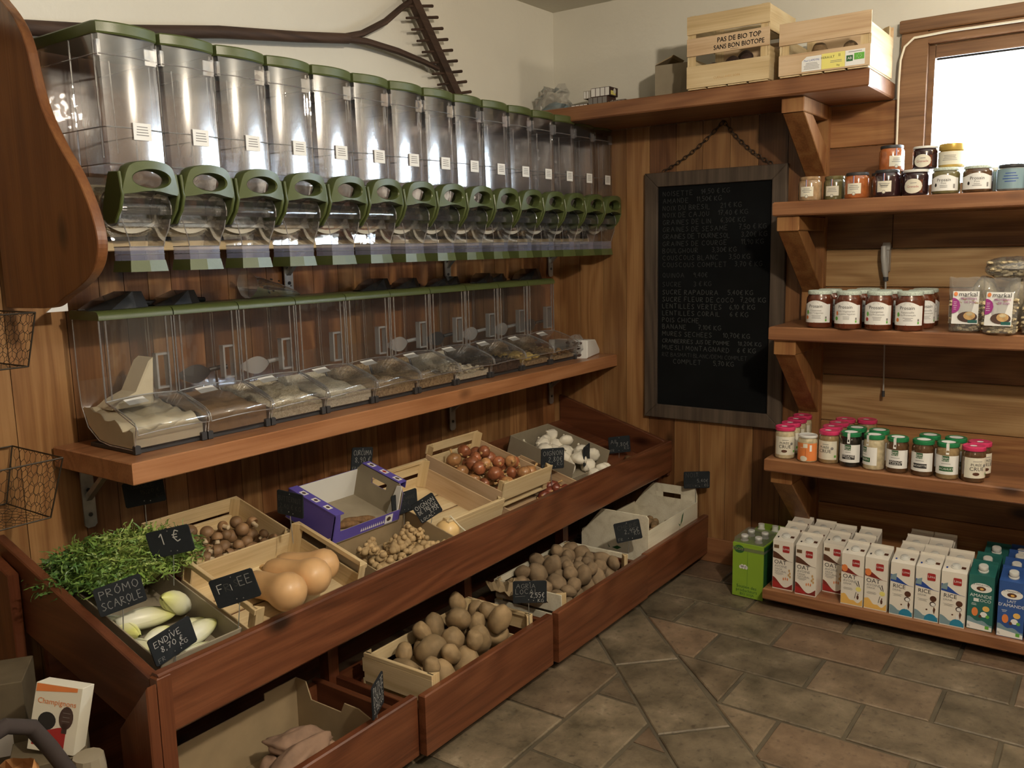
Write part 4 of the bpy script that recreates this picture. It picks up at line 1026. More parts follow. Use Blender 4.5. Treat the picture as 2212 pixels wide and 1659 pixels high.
# crate of butternut squash
cr1 = crate('slatted_crate', 'pale slatted crate holding three butternut squashes', .40, .31, .118, on_slope(-2.17, -.452, .12), SLOPE, 'crates on the display table',
            {'front': [(.002, .045)], 'back': [(.002, .085)], 'left': [(.002, .055), (.102, .118)], 'right': [(.002, .070), (.102, .118)]}, post=.02)
T2 = inside(cr1)
def make_squash():
    mb = MB(); n = 24; loops = []
    pr = [(-.105, .001), (-.103, .018), (-.095, .032), (-.075, .040), (-.045, .0415), (-.010, .0405), (.02, .043), (.045, .052), (.070, .058), (.092, .054), (.110, .042), (.122, .024), (.127, .006), (.127, .001)]
    for xx, r in pr:
        dz = .012*sin((xx+.1)*9)
        loops.append([(xx, r*cos(2*pi*j/n)*(1+.015*cos(5*2*pi*j/n)), dz+r*sin(2*pi*j/n)) for j in range(n)])
    mb.loft(loops, SQUASH, smooth=True); o = mb.build('butternut_squash', sharp=80)
    mb = MB(); mb.tube([(-.100, 0, .002), (-.114, .002, .004), (-.122, .006, .006)], .008, PAPERY, 8, radii=[.012, .008, .010]); mb.build('stem', o)
    return o
sq = make_squash()
for k, (x, y, z, rx, rz, ry, sc, lab) in enumerate([(-.042, -.030, .058, .3, -1.52, .03, .93, 'butternut squash nearest the FRISEE tag in the crate'), (.044, -.020, .066, 1.2, -1.33, .05, .93, 'middle butternut squash of the three in the crate'), (.110, .012, .058, 2.3, -1.10, .05, .84, 'butternut squash against the right end of the crate')]):
    o = sq if k == 0 else dup(sq); o.location = T2 @ Vector((x, y, z)); o.rotation_euler = (rx*0+TILT, ry, rz); o.scale = (sc,)*3; tag(o, lab, 'squash', 'butternut squashes in the pale crate')
# mushrooms
cr2 = crate('slatted_crate', 'low pale crate of brown mushrooms behind the squash crate', .335, .275, .082, on_slope(-2.15, -.155, .08), SLOPE, 'crates on the display table',
            {'front': [(.002, .078)], 'back': [(.002, .022), (.032, .082)], 'left': [(.002, .082)], 'right': [(.002, .082)]}, post=.016)
T3 = inside(cr2)
def make_mushroom(k):
    r = .019; mb = MB()
    mb.lathe([(.001, .017), (r*.45, .0155), (r*.8, .011), (r*.98, .003), (r, -.003), (r*.9, -.008), (r*.6, -.006), (r*.4, -.002)], MUSH, 20, cap0=True, cap1=True)
    o = mb.build('mushroom', sharp=60); mb = MB(); mb.lathe([(.008, .0), (.0075, -.012), (.0085, -.022-.003*k), (.004, -.025-.003*k)], MUSHS, 14); mb.build('stem', o); o['r0'] = .019; return o
ms = [make_mushroom(k) for k in range(2)]
sp = pack(75, .30, .20, .0155, .023, .006, 5, .0, -.035, tries=9, zmax=lambda x, y: .075)
sp = [q for q in sp if True]+[(-.02, .105, .024, .022)]
mo = place(ms, sp, T3, 3, rotf=lambda r: (r.uniform(-1.6, 1.6), r.uniform(-1.6, 1.6), r.uniform(0, 6)))
order_words(mo, 'brown mushroom', 'mushroom', 'brown mushrooms', 'in the low crate', 9)
# ginger box and the purple fruit tray behind it
bx2 = carton('cardboard_tray', 'kraft cardboard tray of ginger beside the squash crate', .36, .215, .10, on_slope(-1.775, -.512, .10), SLOPE, 'boxes on the display table', KRAFT)
T4 = inside(bx2)
mb = MB(); mb.box(.155, .16, -.10, .10, .004, .10, KRAFT); 
def make_ginger(k):
    rr = random.Random(k*7+1); mb = MB(); p = Vector((0, 0, 0)); r = .013
    mb.blob((0, 0, 0), (.021, .015, .013), GINGER, 3, .15, 2, k)
    for i in range(5+k % 2):
        a = rr.uniform(0, 2*pi); L = rr.uniform(.014, .026); d = Vector((cos(a), sin(a), rr.uniform(-.2, .5)))
        q = d*L; mb.blob(tuple(q), (rr.uniform(.010, .014), rr.uniform(.009, .012), .010), GINGER, 2, .2, 2, k+i)
        if rr.random() < .6: q2 = q+d*.012+Vector((0, 0, .006)); mb.blob(tuple(q2), (.008, .008, .008), GINGER, 2, .2, 2, i)
    o = mb.build('ginger_root', sharp=80); o['r0'] = .022; return o
gs = [make_ginger(k) for k in range(4)]
go = place(gs, pack(26, .30, .17, .017, .024, .004, 8, .02, -.02, tries=12), T4, 5, 1.15, rotf=lambda r: (r.uniform(-.5, .5), r.uniform(-.5, .5), r.uniform(0, 6)))
order_words(go, 'knobbly ginger root', 'ginger', 'ginger roots', 'in the kraft tray', 7)
pr_ = thing('fruit_tray', 'purple printed fruit tray with a raised handle end', 'box', on_slope(-1.790, -.335, .18)+Vector((0, -sin(TILT), cos(TILT)))*.078, SLOPE, 'boxes on the display table')
T5 = inside(pr_); PW, PD, PH = .30, .215, .10
mb = MB(); mb.box(-PW/2, PW/2, -PD/2, PD/2, .001, .004, KRAFTG); mb.build('bottom', pr_)
def purple_wall(P, side_, hole=None, inner=KRAFTG, nm='wall'):
    mb = MB(); s = {'l': (-PW/2, -PW/2+.004), 'r': (PW/2, PW/2-.004), 'f': (-PD/2, -PD/2+.004), 'b': (PD/2, PD/2-.004)}[side_]; ax = 'x' if side_ in 'lr' else 'y'
    mb.prism(P, s[0], (s[0]+s[1])/2, PURPLE, 0, ax); mb.prism(P, (s[0]+s[1])/2, s[1], inner, 0, ax); 
    top = max(p[1] for p in P); return mb
mb = purple_wall([(-PD/2, .004), (PD/2, .004), (PD/2, .10), (-PD/2, .10)], 'l'); mb.box(-PW/2-.001, -PW/2+.034, -PD/2, PD/2, .100, .104, PURPLE)
for k in range(3):
    y = -.055+.055*k; A = Art(mb, lambda u, v, l: (u, v, .1042+l)); A.rect(WHITE, -PW/2+.006, y-.013, -PW/2+.026, y+.013, 1); A.ell(DARKROOT, -PW/2+.016, y, .006, .007, 2)
mb.build('wall', pr_)
hp = [(-PD/2, .004), (PD/2, .004), (PD/2, .13), (PD/2-.03, .175), (-PD/2+.03, .175), (-PD/2, .13)]
mb = MB(); xR = PW/2
# right end with hand hole: build around the slot
slot = [(-.045, .135), (.045, .135), (.045, .078), (-.045, .078)]
for x0, x1, m_ in ((xR, xR-.002, PURPLE), (xR-.002, xR-.004, KRAFTG)):
    mb.prism([(-PD/2, .004), (PD/2, .004), (PD/2, .078), (-PD/2, .078)], x0, x1, m_, 0, 'x'); mb.prism([(-PD/2, .078), (-.035, .078), (-.035, .100), (-PD/2, .100)], x0, x1, m_, 0, 'x')
    mb.prism([(.035, .078), (PD/2, .078), (PD/2, .100), (.035, .100)], x0, x1, m_, 0, 'x'); mb.prism([(-PD/2, .100), (PD/2, .100), (PD/2-.02, .128), (-PD/2+.02, .128)], x0, x1, m_, 0, 'x')
mb.box(xR-.004, xR+.030, -PD/2+.02, PD/2-.02, .126, .130, PURPLE)
A = Art(mb, lambda u, v, l: (u, v, .1302+l))
for k in range(3): A.rect(WHITE, xR+.004, -.075+.06*k, xR+.024, -.045+.06*k, 1); A.ell(REDL if k == 1 else DARKROOT, xR+.014, -.06+.06*k, .006, .009, 2)
mb.prism([(-PD/2+.02, .128), (PD/2-.02, .128), (PD/2-.02, .104), (-PD/2+.02, .104)], xR+.028, xR+.030, PURPLE, 0, 'x')
mb.build('handle_end', pr_)
mb = purple_wall([(-PW/2, .004), (PW/2, .004), (PW/2, .04), (-PW/2+.03, .04), (-PW/2+.02, .10), (-PW/2, .10)], 'f')
A = Art(mb, lambda u, v, l: (u, -PD/2-.0003-l, v)); A.rect(WHITE, .08, .006, .115, .036, 1); A.ell(DARKROOT, .097, .021, .01, .008, 2)
for k in range(12): A.poly(WHITE, [(-.03+.009*k, .012), (-.022+.009*k, .012), (-.026+.009*k, .024)], 1)
mb.build('wall', pr_)
mb = purple_wall([(-PW/2, .004), (PW/2, .004), (PW/2, .10), (-PW/2, .10)], 'b', inner=WHITE); mb.build('wall', pr_)
mb = MB(); mb.prism([(-.105, .125), (-.105, .01), (-.06, .01), (-.085, .12)], xR-.012, xR-.008, WHITE, 0, 'x'); mb.build('inner_flap', pr_)
def make_turmeric():
    mb = MB(); mb.tube([(-.04, 0, 0), (-.03, .001, .001), (-.01, .004, 0), (.015, 0, .002), (.035, -.004, 0), (.043, -.004, 0)], .01, TURM, 12, radii=[.003, .009, .0105, .010, .008, .002]); 
    for k in range(7): mb.lathe([(.0102, 0), (.0108, .0008), (.0102, .0016)], TURM, 12, cap0=False, cap1=False) if False else None
    return mb.build('turmeric_root')
tu = make_turmeric()
for k, (x, y, z, rz, lab) in enumerate([(-.04, -.06, .016, -.5, 'dark turmeric root, left one of three in the purple tray'), (-.005, -.05, .016, -.7, 'dark turmeric root, middle one of three in the purple tray'), (.03, -.062, .016, -.55, 'turmeric root nearest the raised end of the purple tray')]):
    o = tu if k == 0 else dup(tu); o.location = T5 @ Vector((x, y, z)); o.rotation_euler = (TILT, 0, rz); o.scale = (.95, 1.1, 1.1); tag(o, lab, 'turmeric', 'turmeric roots')
# empty crate, onion crate
E_Y = lambda H: {'front': [(H*.60, H)], 'back': [(.002, H*.42), (H*.56, H)], 'left': [(.002, .062)], 'right': [(.002, .062)]}
mb = MB(); mb.box(-.13, .13, -.085, .085, .001, .074, KRAFT, .002); rb0 = mb.build('folded_carton', loc=on_slope(-1.79, -.325, .18)); rb0.rotation_euler = SLOPE; tag(rb0, 'folded kraft carton propping up the purple fruit tray', 'box')
cr3 = crate('slatted_crate', 'nearly empty pale crate between the purple tray and the onions', .315, .39, .118, on_slope(-1.405, -.378, .12), SLOPE, 'crates on the display table',
            {'front': [(.050, .104), (.104, .118)], 'back': [(.002, .045), (.062, .104), (.104, .118)], 'left': [(.002, .075)], 'right': [(.002, .085)]}, post=.02, my=W_PINK_Y)
T6 = inside(cr3)
cr4 = crate('slatted_crate', 'pale crate heaped with shiny brown onions', .32, .385, .105, on_slope(-1.045, -.345, .16)+Vector((0, .0, .050)), SLOPE, 'crates on the display table',
            {'front': [(.030, .105)], 'back': [(.002, .05), (.068, .105)], 'left': [(.002, .068)], 'right': [(.002, .072)]}, post=.02, my=W_PINK_Y)
cr4.location = on_slope(-1.05, -.352, .145)+Vector((0, -.012, .045-.0))
T7 = inside(cr4)
def bulb(name, m_, r=.03, neck=.014, tall=1.0):
    mb = MB(); n = 20
    pf = [(.001, -.93), (.25, -.9), (.62, -.72), (.92, -.32), (1.0, .05), (.90, .42), (.62, .72), (.34, .90), (.16, 1.05)]
    mb.lathe([(a*r, b*r*.92*tall) for a, b in pf], m_, n); o = mb.build(name, sharp=80)
    mb = MB(); mb.lathe([(.17*r, 1.0*r*.9*tall), (.13*r, 1.2*r*tall), (.20*r, 1.45*r*tall), (.05*r, 1.55*r*tall)], PAPERY, 8, cap0=False); mb.build('neck', o)
    mb = MB(); mb.lathe([(.26*r, -.84*r*tall), (.18*r, -.95*r*tall), (.02*r, -.97*r*tall)], PAPERY, 8); mb.build('root_end', o)
    o['r0'] = r; return o
on = [bulb('onion', ONION), bulb('onion', ONIONY), bulb('onion', ONION, tall=.9)]
oo = place(on, pack(60, .285, .335, .023, .031, .006, 3, .01, -.01, tries=9, zmax=lambda x, y: .09+.035*math.exp(-(x/.12)**2)), T7, 7, 1.03, rotf=lambda r: (r.uniform(-1.8, 1.8), r.uniform(-1.4, 1.4), r.uniform(0, 6)))
order_words(oo, 'shiny brown onion', 'onion', 'brown onions', 'in the heaped crate', 7)
# low tray of shallots and red onions under and beside the onion crate
bx3 = crate('slatted_crate', 'low pinkish crate of shallots partly under the onion crate', .39, .30, .078, on_slope(-.965, -.442, .078), SLOPE, 'crates on the display table',
            {'front': [(.002, .035)], 'back': [(.002, .070)], 'left': [(.002, .035)], 'right': [(.002, .078)]}, post=.014, mx=W_PINK_X, my=W_PINK_Y, posth=.038)
T8 = inside(bx3)
sh = [bulb('shallot', SHALLOT, .018, tall=1.9), bulb('shallot', SHALLOT, .019, tall=1.6)]
so = place(sh, pack(14, .15, .28, .018, .022, .006, 4, .105, .0, tries=10), T8, 9, rotf=lambda r: (r.uniform(1.2, 1.9), 0, r.uniform(.6, 1.6)))
order_words(so, 'long dark shallot', 'shallot', 'long shallots', 'in the low crate', 4)
ro = [bulb('red_onion', SHALLOT, .022)]
xs = [(-.12+.04*k, -.122, .028, .021) for k in range(8)]+[(.11, -.10, .05, .02), (.15, -.12, .045, .02)]
r2 = place(ro, xs, T8, 12, rotf=lambda r: (r.uniform(-1.5, 1.5), r.uniform(-1, 1), r.uniform(0, 6)))
for k, o in enumerate(r2): tag(o, 'small red onion along the front of the low crate, %s from the left' % ORD[k], 'onion', 'red onions at the table edge')
# garlic box
bx4 = carton('cardboard_tray', 'brown cardboard tray of white garlic bulbs', .30, .34, .095, on_slope(-.525, -.345, .10), SLOPE, 'boxes on the display table', KRAFTG,
             {'front': [(-.15, .004), (.15, .004), (.15, .03), (.0, .028), (-.15, .03)]})
T9 = inside(bx4)
def make_garlic(k):
    mb = MB(); n = 40; L = []
    for a, b in [(.02, -.62), (.4, -.62), (.8, -.45), (1.0, -.1), (.97, .2), (.75, .5), (.42, .72), (.2, .9)]:
        L.append([(a*.026*(1+.10*abs(sin(4.5*2*pi*j/n+k))**.6)*cos(2*pi*j/n), a*.026*(1+.10*abs(sin(4.5*2*pi*j/n+k))**.6)*sin(2*pi*j/n), b*.026) for j in range(n)])
    mb.loft(L, GARLIC, smooth=True); o = mb.build('garlic_bulb', sharp=80)
    mb = MB(); mb.tube([(0, 0, .020), (.001, 0, .026), (.002, .001, .031)], .004, GARLIC, 8, radii=[.006, .0035, .004]); mb.build('stem', o); o['r0'] = .024; return o
gl = [make_garlic(0), make_garlic(1)]
gpos = pack(40, .27, .31, .027, .032, .005, 6, .0, -.01, tries=9, zmax=.105)
gpos += [(.01, -.185, .022, .024), (.07, -.192, .03, .026), (.12, -.185, .022, .023)]
gg = place(gl, gpos, T9, 4, 1.05, rotf=lambda r: (r.uniform(-1.2, 1.2), r.uniform(-1.2, 1.2), r.uniform(0, 6)))
order_words(gg, 'white garlic bulb', 'garlic', 'garlic bulbs', 'in the cardboard tray', 6)
# brown root pieces at the table edge near the garlic tag
pp_ = potato_protos(DARKROOT if False else TURM, 1, 'root_piece', (1.6, .9, .7), .02, .3, 5)
for k, (x, y, lab) in enumerate([(-.245, -.535, 'brown root piece below the garlic tag'), (-.18, -.50, 'brown root piece nearest the corner below the garlic tag'), (-.30, -.56, 'brown root piece beside the garlic tray')]):
    o = pp_[0] if k == 0 else dup(pp_[0]); o.location = (x, y, tz(y)+.015); o.rotation_euler = (.3, .1, .4*k); o.scale = (1.2, 1.2, 1); tag(o, lab, 'root vegetable', 'brown root pieces')
# pale onion behind the local-onion tag
mb = MB(); mb.blob((0, 0, 0), (.042, .042, .038), PALESQ, 3, .06, 2, 3); o = mb.build('pale_onion', loc=(-1.545, -.545, tz(-.545)+.078)); tag(o, 'large pale golden onion behind the tilted price tag', 'onion')
mb = MB(); mb.tube([(0, 0, .036), (.004, -.01, .05), (.012, -.04, .02), (.05, -.07, -.03)], .0022, CREAM, 6); mb.build('string', o)

# ------------------------------------------------------------------ contents of the drawers
FZ = .064
crC = crate('slatted_crate', 'pale crate of large potatoes in the middle drawer', .515, .285, .182, Vector((-1.672, -.655, FZ)), (0, 0, 0), 'crates in the drawers',
            {'front': [(.002, .03)], 'back': [(.002, .10), (.12, .165)], 'left': [(.09, .168), (.168, .182)], 'right': [(.04, .09), (.12, .168), (.168, .182)]}, post=.022)
TC = inside(crC)
pc = potato_protos(POTATO, 4)
po = place(pc, pack(110, .48, .25, .027, .046, .006, 21, .0, .0, tries=7, zmax=lambda x, y: .185+.060*math.exp(-((x-.10)/.14)**2)+.12*y), TC, 31, 1.0)
order_words(po, 'large brown potato', 'potato', 'large potatoes', 'in the middle drawer', 8)
mb = MB()                                 # creased white lining paper
L = [[(-.01+.255*k/8, -.135+.002*sin(k), .06+.08*(k/8)**1.5+.012*e) for k in range(9)] for e in (0, 1)]
mb.loft(L, PAPER, False, False, closed=False); mb.build('lining_paper', crC)
crB = crate('slatted_crate', 'white rimmed crate of small potatoes in the third drawer', .50, .30, .178, Vector((-.975, -.64, FZ)), (0, 0, 0), 'crates in the drawers',
            {'front': [(.002, .10)], 'back': [(.002, .10), (.155, .178)], 'left': [(.03, .10), (.11, .178)], 'right': [(.002, .10), (.158, .178)]}, post=.022, mx=W_WHITE_X, my=W_WHITE_X)
TB = inside(crB)
pb = potato_protos(POTATO2, 4, 'potato', (1.18, 1.0, .92), .03, .14, 9)
po = place(pb, pack(150, .47, .27, .022, .034, .02, 23, .03, .0, tries=8, zmax=lambda x, y: .175+.050*math.exp(-((x-.0)/.16)**2)+.10*y), TB, 33, 1.06)
order_words(po, 'small dull brown potato', 'potato', 'small potatoes', 'in the third drawer', 8)
t = thing('paper_bag', 'crumpled brown paper bag lining the crate of small potatoes', 'bag', (-1.17, -.60, .16))
mb = MB(); rb = random.Random(8); G_ = []
for i in range(14):
    row = []
    for j in range(14): row.append(((i/13-.5)*.20, (j/13-.5)*.26, .06+.055*noise.noise(Vector((i*.55, j*.5, 1)))+.05*abs(noise.noise(Vector((i*1.3, j*1.2, 4))))-.05*(i/13)))
    G_.append(row)
mb.loft(G_, KRAFT, False, False, closed=False); mb.build('paper', t)
# white veneer box with handle ends
vb = thing('veneer_box', 'white veneer fruit box with cut-out handle, leaf printed on its front', 'box', (-.338, -.642, FZ), (0, 0, 0), 'crates in the drawers')
VW, VD, VH = .490, .32, .296
mb = MB(); mb.box(-VW/2, VW/2, -VD/2, VD/2, .001, .005, W_WHITE_X); mb.build('bottom', vb)
def vwall(P, x0, x1, ax='x'):
    mb = MB(); mb.prism(P, x0, x1, W_WHITE_X, .001, ax); return mb
LP = [(-.145, .005), (.145, .005), (.145, .11), (.085, .262), (-.085, .262), (-.145, .262)]
LP = [(-.16, .005), (.16, .005), (.16, .175), (.06, .296), (-.150, .296), (-.16, .285)]
mb = vwall(LP, -VW/2, -VW/2+.005)
A = Art(mb, lambda u, v, l: (-VW/2-.0003-l, u, v)); A.poly(DKGREEN, [(.01, .135), (-.015, .147), (-.035, .142), (-.015, .130)], 1); A.poly(DKGREEN, [(.02, .135), (.032, .150), (.024, .132)], 1)
mb.build('handle_end', vb)
mb = MB(); X0, X1 = VW/2-.005, VW/2       # far end with slot
for P in ([(-.16, .005), (.16, .005), (.16, .175), (-.16, .175)], [(-.16, .175), (.16, .175), (.117, .235), (-.16, .235)], [(-.16, .235), (-.08, .235), (-.08, .258), (-.16, .258)], [(.01, .235), (.117, .235), (.097, .258), (.01, .258)], [(-.16, .258), (.097, .258), (.06, .296), (-.150, .296)]):
    mb.prism(P, X0, X1, W_WHITE_X, 0, 'x')
mb.build('handle_end', vb)
mb = MB(); mb.box(-VW/2+.005, VW/2-.005, -VD/2, -VD/2+.005, .005, .232, W_WHITE_X)
A = Art(mb, lambda u, v, l: (u, -VD/2-.0003-l, v)); A.poly(DKGREEN, [(.06, .172), (.082, .188), (.096, .225), (.080, .215)], 1); A.poly(DKGREEN, [(.056, .170), (.042, .188), (.06, .178)], 1); A.poly(BROWNI, [(.058, .172), (.030, .135), (.037, .135)], 1)
mb.build('wall', vb)
mb = MB(); mb.box(-VW/2+.005, VW/2-.005, VD/2-.005, VD/2, .005, .19, W_WHITE_X); mb.build('wall', vb)
wn = potato_protos(WALNUT, 2, 'walnut', (1.1, .98, .98), .018, .12, 2)
wo = place(wn, pack(70, .45, .29, .017, .022, .002, 9, .0, .0, tries=10, zmax=.05), Matrix.Translation((-.338, -.642, FZ+.106)), 3)
order_words(wo, 'brown walnut', 'walnut', 'walnuts', 'in the white veneer box', 8)
mb = MB(); mb.box(-.23, .23, -.15, .15, .0, .100, KRAFT); o = mb.build('cardboard_riser', loc=(-.338, -.642, FZ+.006)); tag(o, 'cardboard layer under the walnuts in the veneer box', 'cardboard')
# sweet potato box
bD = carton('cardboard_box', 'big kraft box of sweet potatoes in the drawer nearest the camera', .43, .30, .185, (-2.365, -.618, FZ), (0, 0, 0), 'crates in the drawers', KRAFT,
            {'right': [(-.15, .004), (.15, .004), (.15, .185), (.105, .185), (.085, .135), (.03, .135), (-.035, .135), (-.05, .165), (-.105, .165), (-.15, .15)], 'back': [(-.215, .004), (.215, .004), (.215, .185), (.10, .185), (.10, .165), (-.215, .165)], 'left': [(-.15, .004), (.15, .004), (.15, .14), (-.15, .14)], 'front': [(-.215, .004), (.215, .004), (.215, .12), (-.215, .12)]})
def sweet(k):
    mb = MB(); rr = random.Random(k)
    mb.blob((0, 0, 0), (.085, .036, .033), SWEETP, 4, .30, 1.8, k+2, squash=lambda p: Vector((p.x, p.y*(1-.55*max(0, abs(p.x)/.085-.35))+.012*sin(p.x*30), p.z*(1-.5*max(0, abs(p.x)/.085-.35)))))
    return mb.build('sweet_potato', sharp=90)
for k, (x, y, z, rz, ry, sc, lab) in enumerate([(-2.262, -.605, .135, -.75, .15, 1.1, 'sweet potato at the back right of the kraft box'), (-2.325, -.66, .125, -.35, -.35, 1.25, 'knobbly sweet potato in the middle of the kraft box'), (-2.46, -.69, .115, -.5, 0, 1.2, 'sweet potato at the bottom left corner of the kraft box'), (-2.36, -.60, .09, .4, 0, 1.0, 'sweet potato under the others in the kraft box')]):
    o = sweet(k); o.location = (x, y, z+.012); o.rotation_euler = (0, ry, rz); o.scale = (sc,)*3; tag(o, lab, 'sweet potato', 'sweet potatoes')

# ------------------------------------------------------------------ slate price tags
def price_tag(loc, psi, roll, lines, label, w=.108, h=.072, spike=.085, dim=None, lean=0.0):
    t = thing('price_tag', label, 'price tag', loc, (0, 0, radians(psi)), 'slate price tags')
    R = Matrix.Rotation(radians(-roll), 4, 'Y')
    mb = MB(); mb.M = R
    c = .004; P = [(-w/2+c, -h/2), (w/2-c, -h/2), (w/2, -h/2+c), (w/2, h/2-c), (w/2-c, h/2), (-w/2+c, h/2), (-w/2, h/2-c), (-w/2, -h/2+c)]
    mb.prism(P, -.0022, .0022, SLATE, .0006, 'y')
    for x, z in ((0, h/2-.006), (-.004, -h/2+.012), (.012, -h/2+.009)): mb.tube([(x, -.0023, z), (x, -.0034, z)], .0015, STEEL, 6, smooth=False)
    rr = random.Random(len(label))
    for (txt, x, z, hh, cm) in lines: mb.chalk(txt, x*w, z*h, hh*h, cm or dim or CHALKMID, y=-.0026, rnd=rr, w=hh*h*.085, maxw=(.46-x)*w)
    o = mb.build('slate_plate', t)
    mb = MB(); mb.tube([tuple(R @ Vector((-.004, .003, -h/2+.010))), tuple(R @ Vector((-.004, .003, -h/2-.004))), (-.002, .004, -h/2-spike)], .0013, STEEL, 6); mb.build('spike', t)
    return t
C1, C2, C3 = CHALK, CHALKMID, CHALKDIM
price_tag((-2.415, -.585, .632), -50, 16, [('F', -.36, -.02, .30, C1), ('R', -.20, .0, .26, C3), ('I', -.08, -.02, .22, C1), ('S', .02, .06, .22, C3), ('EE', .13, .05, .30, C2)], 'slate tag with FRISEE written on it, in front of the squash crate', w=.112, h=.076)
price_tag((-2.439, -.36, .719), -50, 11, [('1', -.22, -.05, .42, C1), ('€', .08, -.02, .42, C1)], 'slate tag reading 1 €, standing between lettuce and mushrooms', w=.112)
price_tag((-2.625, -.43, .653), -22, 10, [('PROMO', -.40, .10, .28, C2), ('SCAROLE', -.42, -.32, .28, C2)], 'slate tag reading PROMO SCAROLE above the endives')
price_tag((-2.604, -.60, .572), -4, 14, [('ENDIVE', -.40, .14, .20, C1), ('8,70 €', -.30, -.14, .20, C1), ('KG', .12, -.30, .16, C1), ('FR', -.42, -.42, .15, C2)], 'slate tag reading ENDIVE 8,70 at the table corner', spike=.05)
price_tag((-2.345, -.10, .79), -30, 5, [('GIROLE', -.30, .2, .18, C3), ('15,20 €', -.10, -.05, .16, C3), ('KG', .28, -.28, .14, C3)], 'dark slate tag half hidden under the left end of the bin shelf', spike=.12)
price_tag((-2.075, -.40, .733), -84, -3, [('BUTTERNUT', -.44, .08, .21, C3), ('2,40 € KG', -.38, -.22, .20, C3), ('FR', -.44, -.40, .14, C3)], 'slate tag reading BUTTERNUT behind the squash crate', w=.10)
price_tag((-1.587, -.20, .738), -12, -8, [('CURCUMA', -.42, .18, .20, C2), ('8,90 €', -.34, -.12, .22, C2), ('KG', .22, -.28, .18, C2), ('FRANCE', -.44, -.42, .12, C2)], 'slate tag reading CURCUMA 8,90 behind the purple tray', w=.085, h=.085)
price_tag((-1.615, -.42, .624), -8, 3, [('GINGEMBRE', -.40, .10, .16, C3), ('11,70 €', -.30, -.14, .17, C3), ('PEROU', -.40, -.42, .12, C3)], 'slate tag reading GINGEMBRE at the right end of the purple tray')
price_tag((-1.60, -.505, .614), -38, 28, [('OIGNON', -.42, .12, .20, C1), ('DE TRESSE', -.40, -.10, .17, C1), ('3,75€', .02, -.28, .20, C1), ('LOCAL', -.44, -.42, .13, C1)], 'tilted slate tag reading OIGNON DE TRESSE 3,75 LOCAL', w=.082, h=.075)
price_tag((-.83, -.50, .618), -34, -2, [('OIGNON', -.42, .16, .22, C2), ('2,80€', -.18, -.16, .24, C2), ('KG', .20, -.34, .17, C2), ('FR', -.44, -.42, .13, C2)], 'slate tag reading OIGNON 2,80 between onions and garlic', w=.10, h=.085)
price_tag((-.488, -.455, .557), 16, 0, [('ECHALOTE', -.42, .1, .18, C3), ('4,90€', -.2, -.15, .2, C3), ('KG', .2, -.3, .15, C3)], 'slate tag turned almost edge on in front of the garlic', w=.10, h=.085)
price_tag((-.182, -.45, .542), -50, 4, [('AIL', -.40, .10, .22, C2), ('7,80€', -.16, -.12, .24, C2), ('KG', .22, -.32, .17, C2), ('FR', -.42, -.40, .14, C2)], 'slate tag reading AIL 7,80 near the corner of the table', w=.102, h=.078)
price_tag((-.10, -.80, .402), -54, 0, [('NOIX', -.42, .16, .26, C3), ('5,40€', .02, -.14, .20, C2), ('GRENOBLE', -.44, -.40, .15, C3), ('KG', .30, -.40, .17, C2)], 'slate tag reading NOIX over the white veneer box', w=.118, h=.078, spike=.17)
price_tag((-.71, -.775, .330), -52, 11, [('CHERIE', -.38, .14, .22, C3), ('2,95€', -.14, -.12, .22, C2), ('KG', .22, -.26, .20, C2), ('FR', -.42, -.42, .14, C2)], 'slate tag reading 2,95 between the small potatoes and veneer box', w=.105, h=.082, spike=.10)
price_tag((-1.44, -.80, .333), -52, -1, [('AGRIA', -.40, .18, .20, C2), ('LOCAL', -.42, -.08, .22, C2), ('2,55€', .02, -.24, .22, C1), ('KG', .24, -.46, .15, C1), ('_', -.44, -.18, .13, C2)], 'slate tag reading AGRIA LOCAL 2,55 over the middle drawers', w=.112, h=.076, spike=.12)
price_tag((-2.145, -.79, .285), 28, 0, [('PATATE', -.42, .18, .24, C1), ('DOUCE', -.42, -.08, .24, C1), ('3,95€ KG', -.42, -.36, .22, C1)], 'slate tag seen edge on above the sweet potato drawer', w=.10, h=.092, spike=.03)
# ------------------------------------------------------------------ drink cartons on the lowest shelf
CW, CD, CH = .0800, .088, .200
def face_art(mb, x0=-.0004, curved=False):       # print facing -x, u to the right, v up
    return Art(mb, lambda u, v, l: (x0-l, -u, v))
def carton_body(t, m_side, m_top):
    mb = MB(); w = CW/2
    mb.loft([[(0, -w, 0), (CD, -w, 0), (CD, w, 0), (0, w, 0)], [(0, -w, CH), (CD, -w, CH+.022), (CD, w, CH+.022), (0, w, CH)]], m_side, smooth=False)
    mb.box(CD*.92, CD*.96, -w, w, CH+.018, CH+.030, m_top)
    mb.add([(0.0005, -w+.001, CH+.0006), (CD*.95, -w+.001, CH+.0217), (CD*.95, w-.001, CH+.0217), (.0005, w-.001, CH+.0006)], [(0, 1, 2, 3)], m_top)
    return mb
def slope_pt(x, y, l): return (x, y, CH+.0008+.022*x/CD+l)
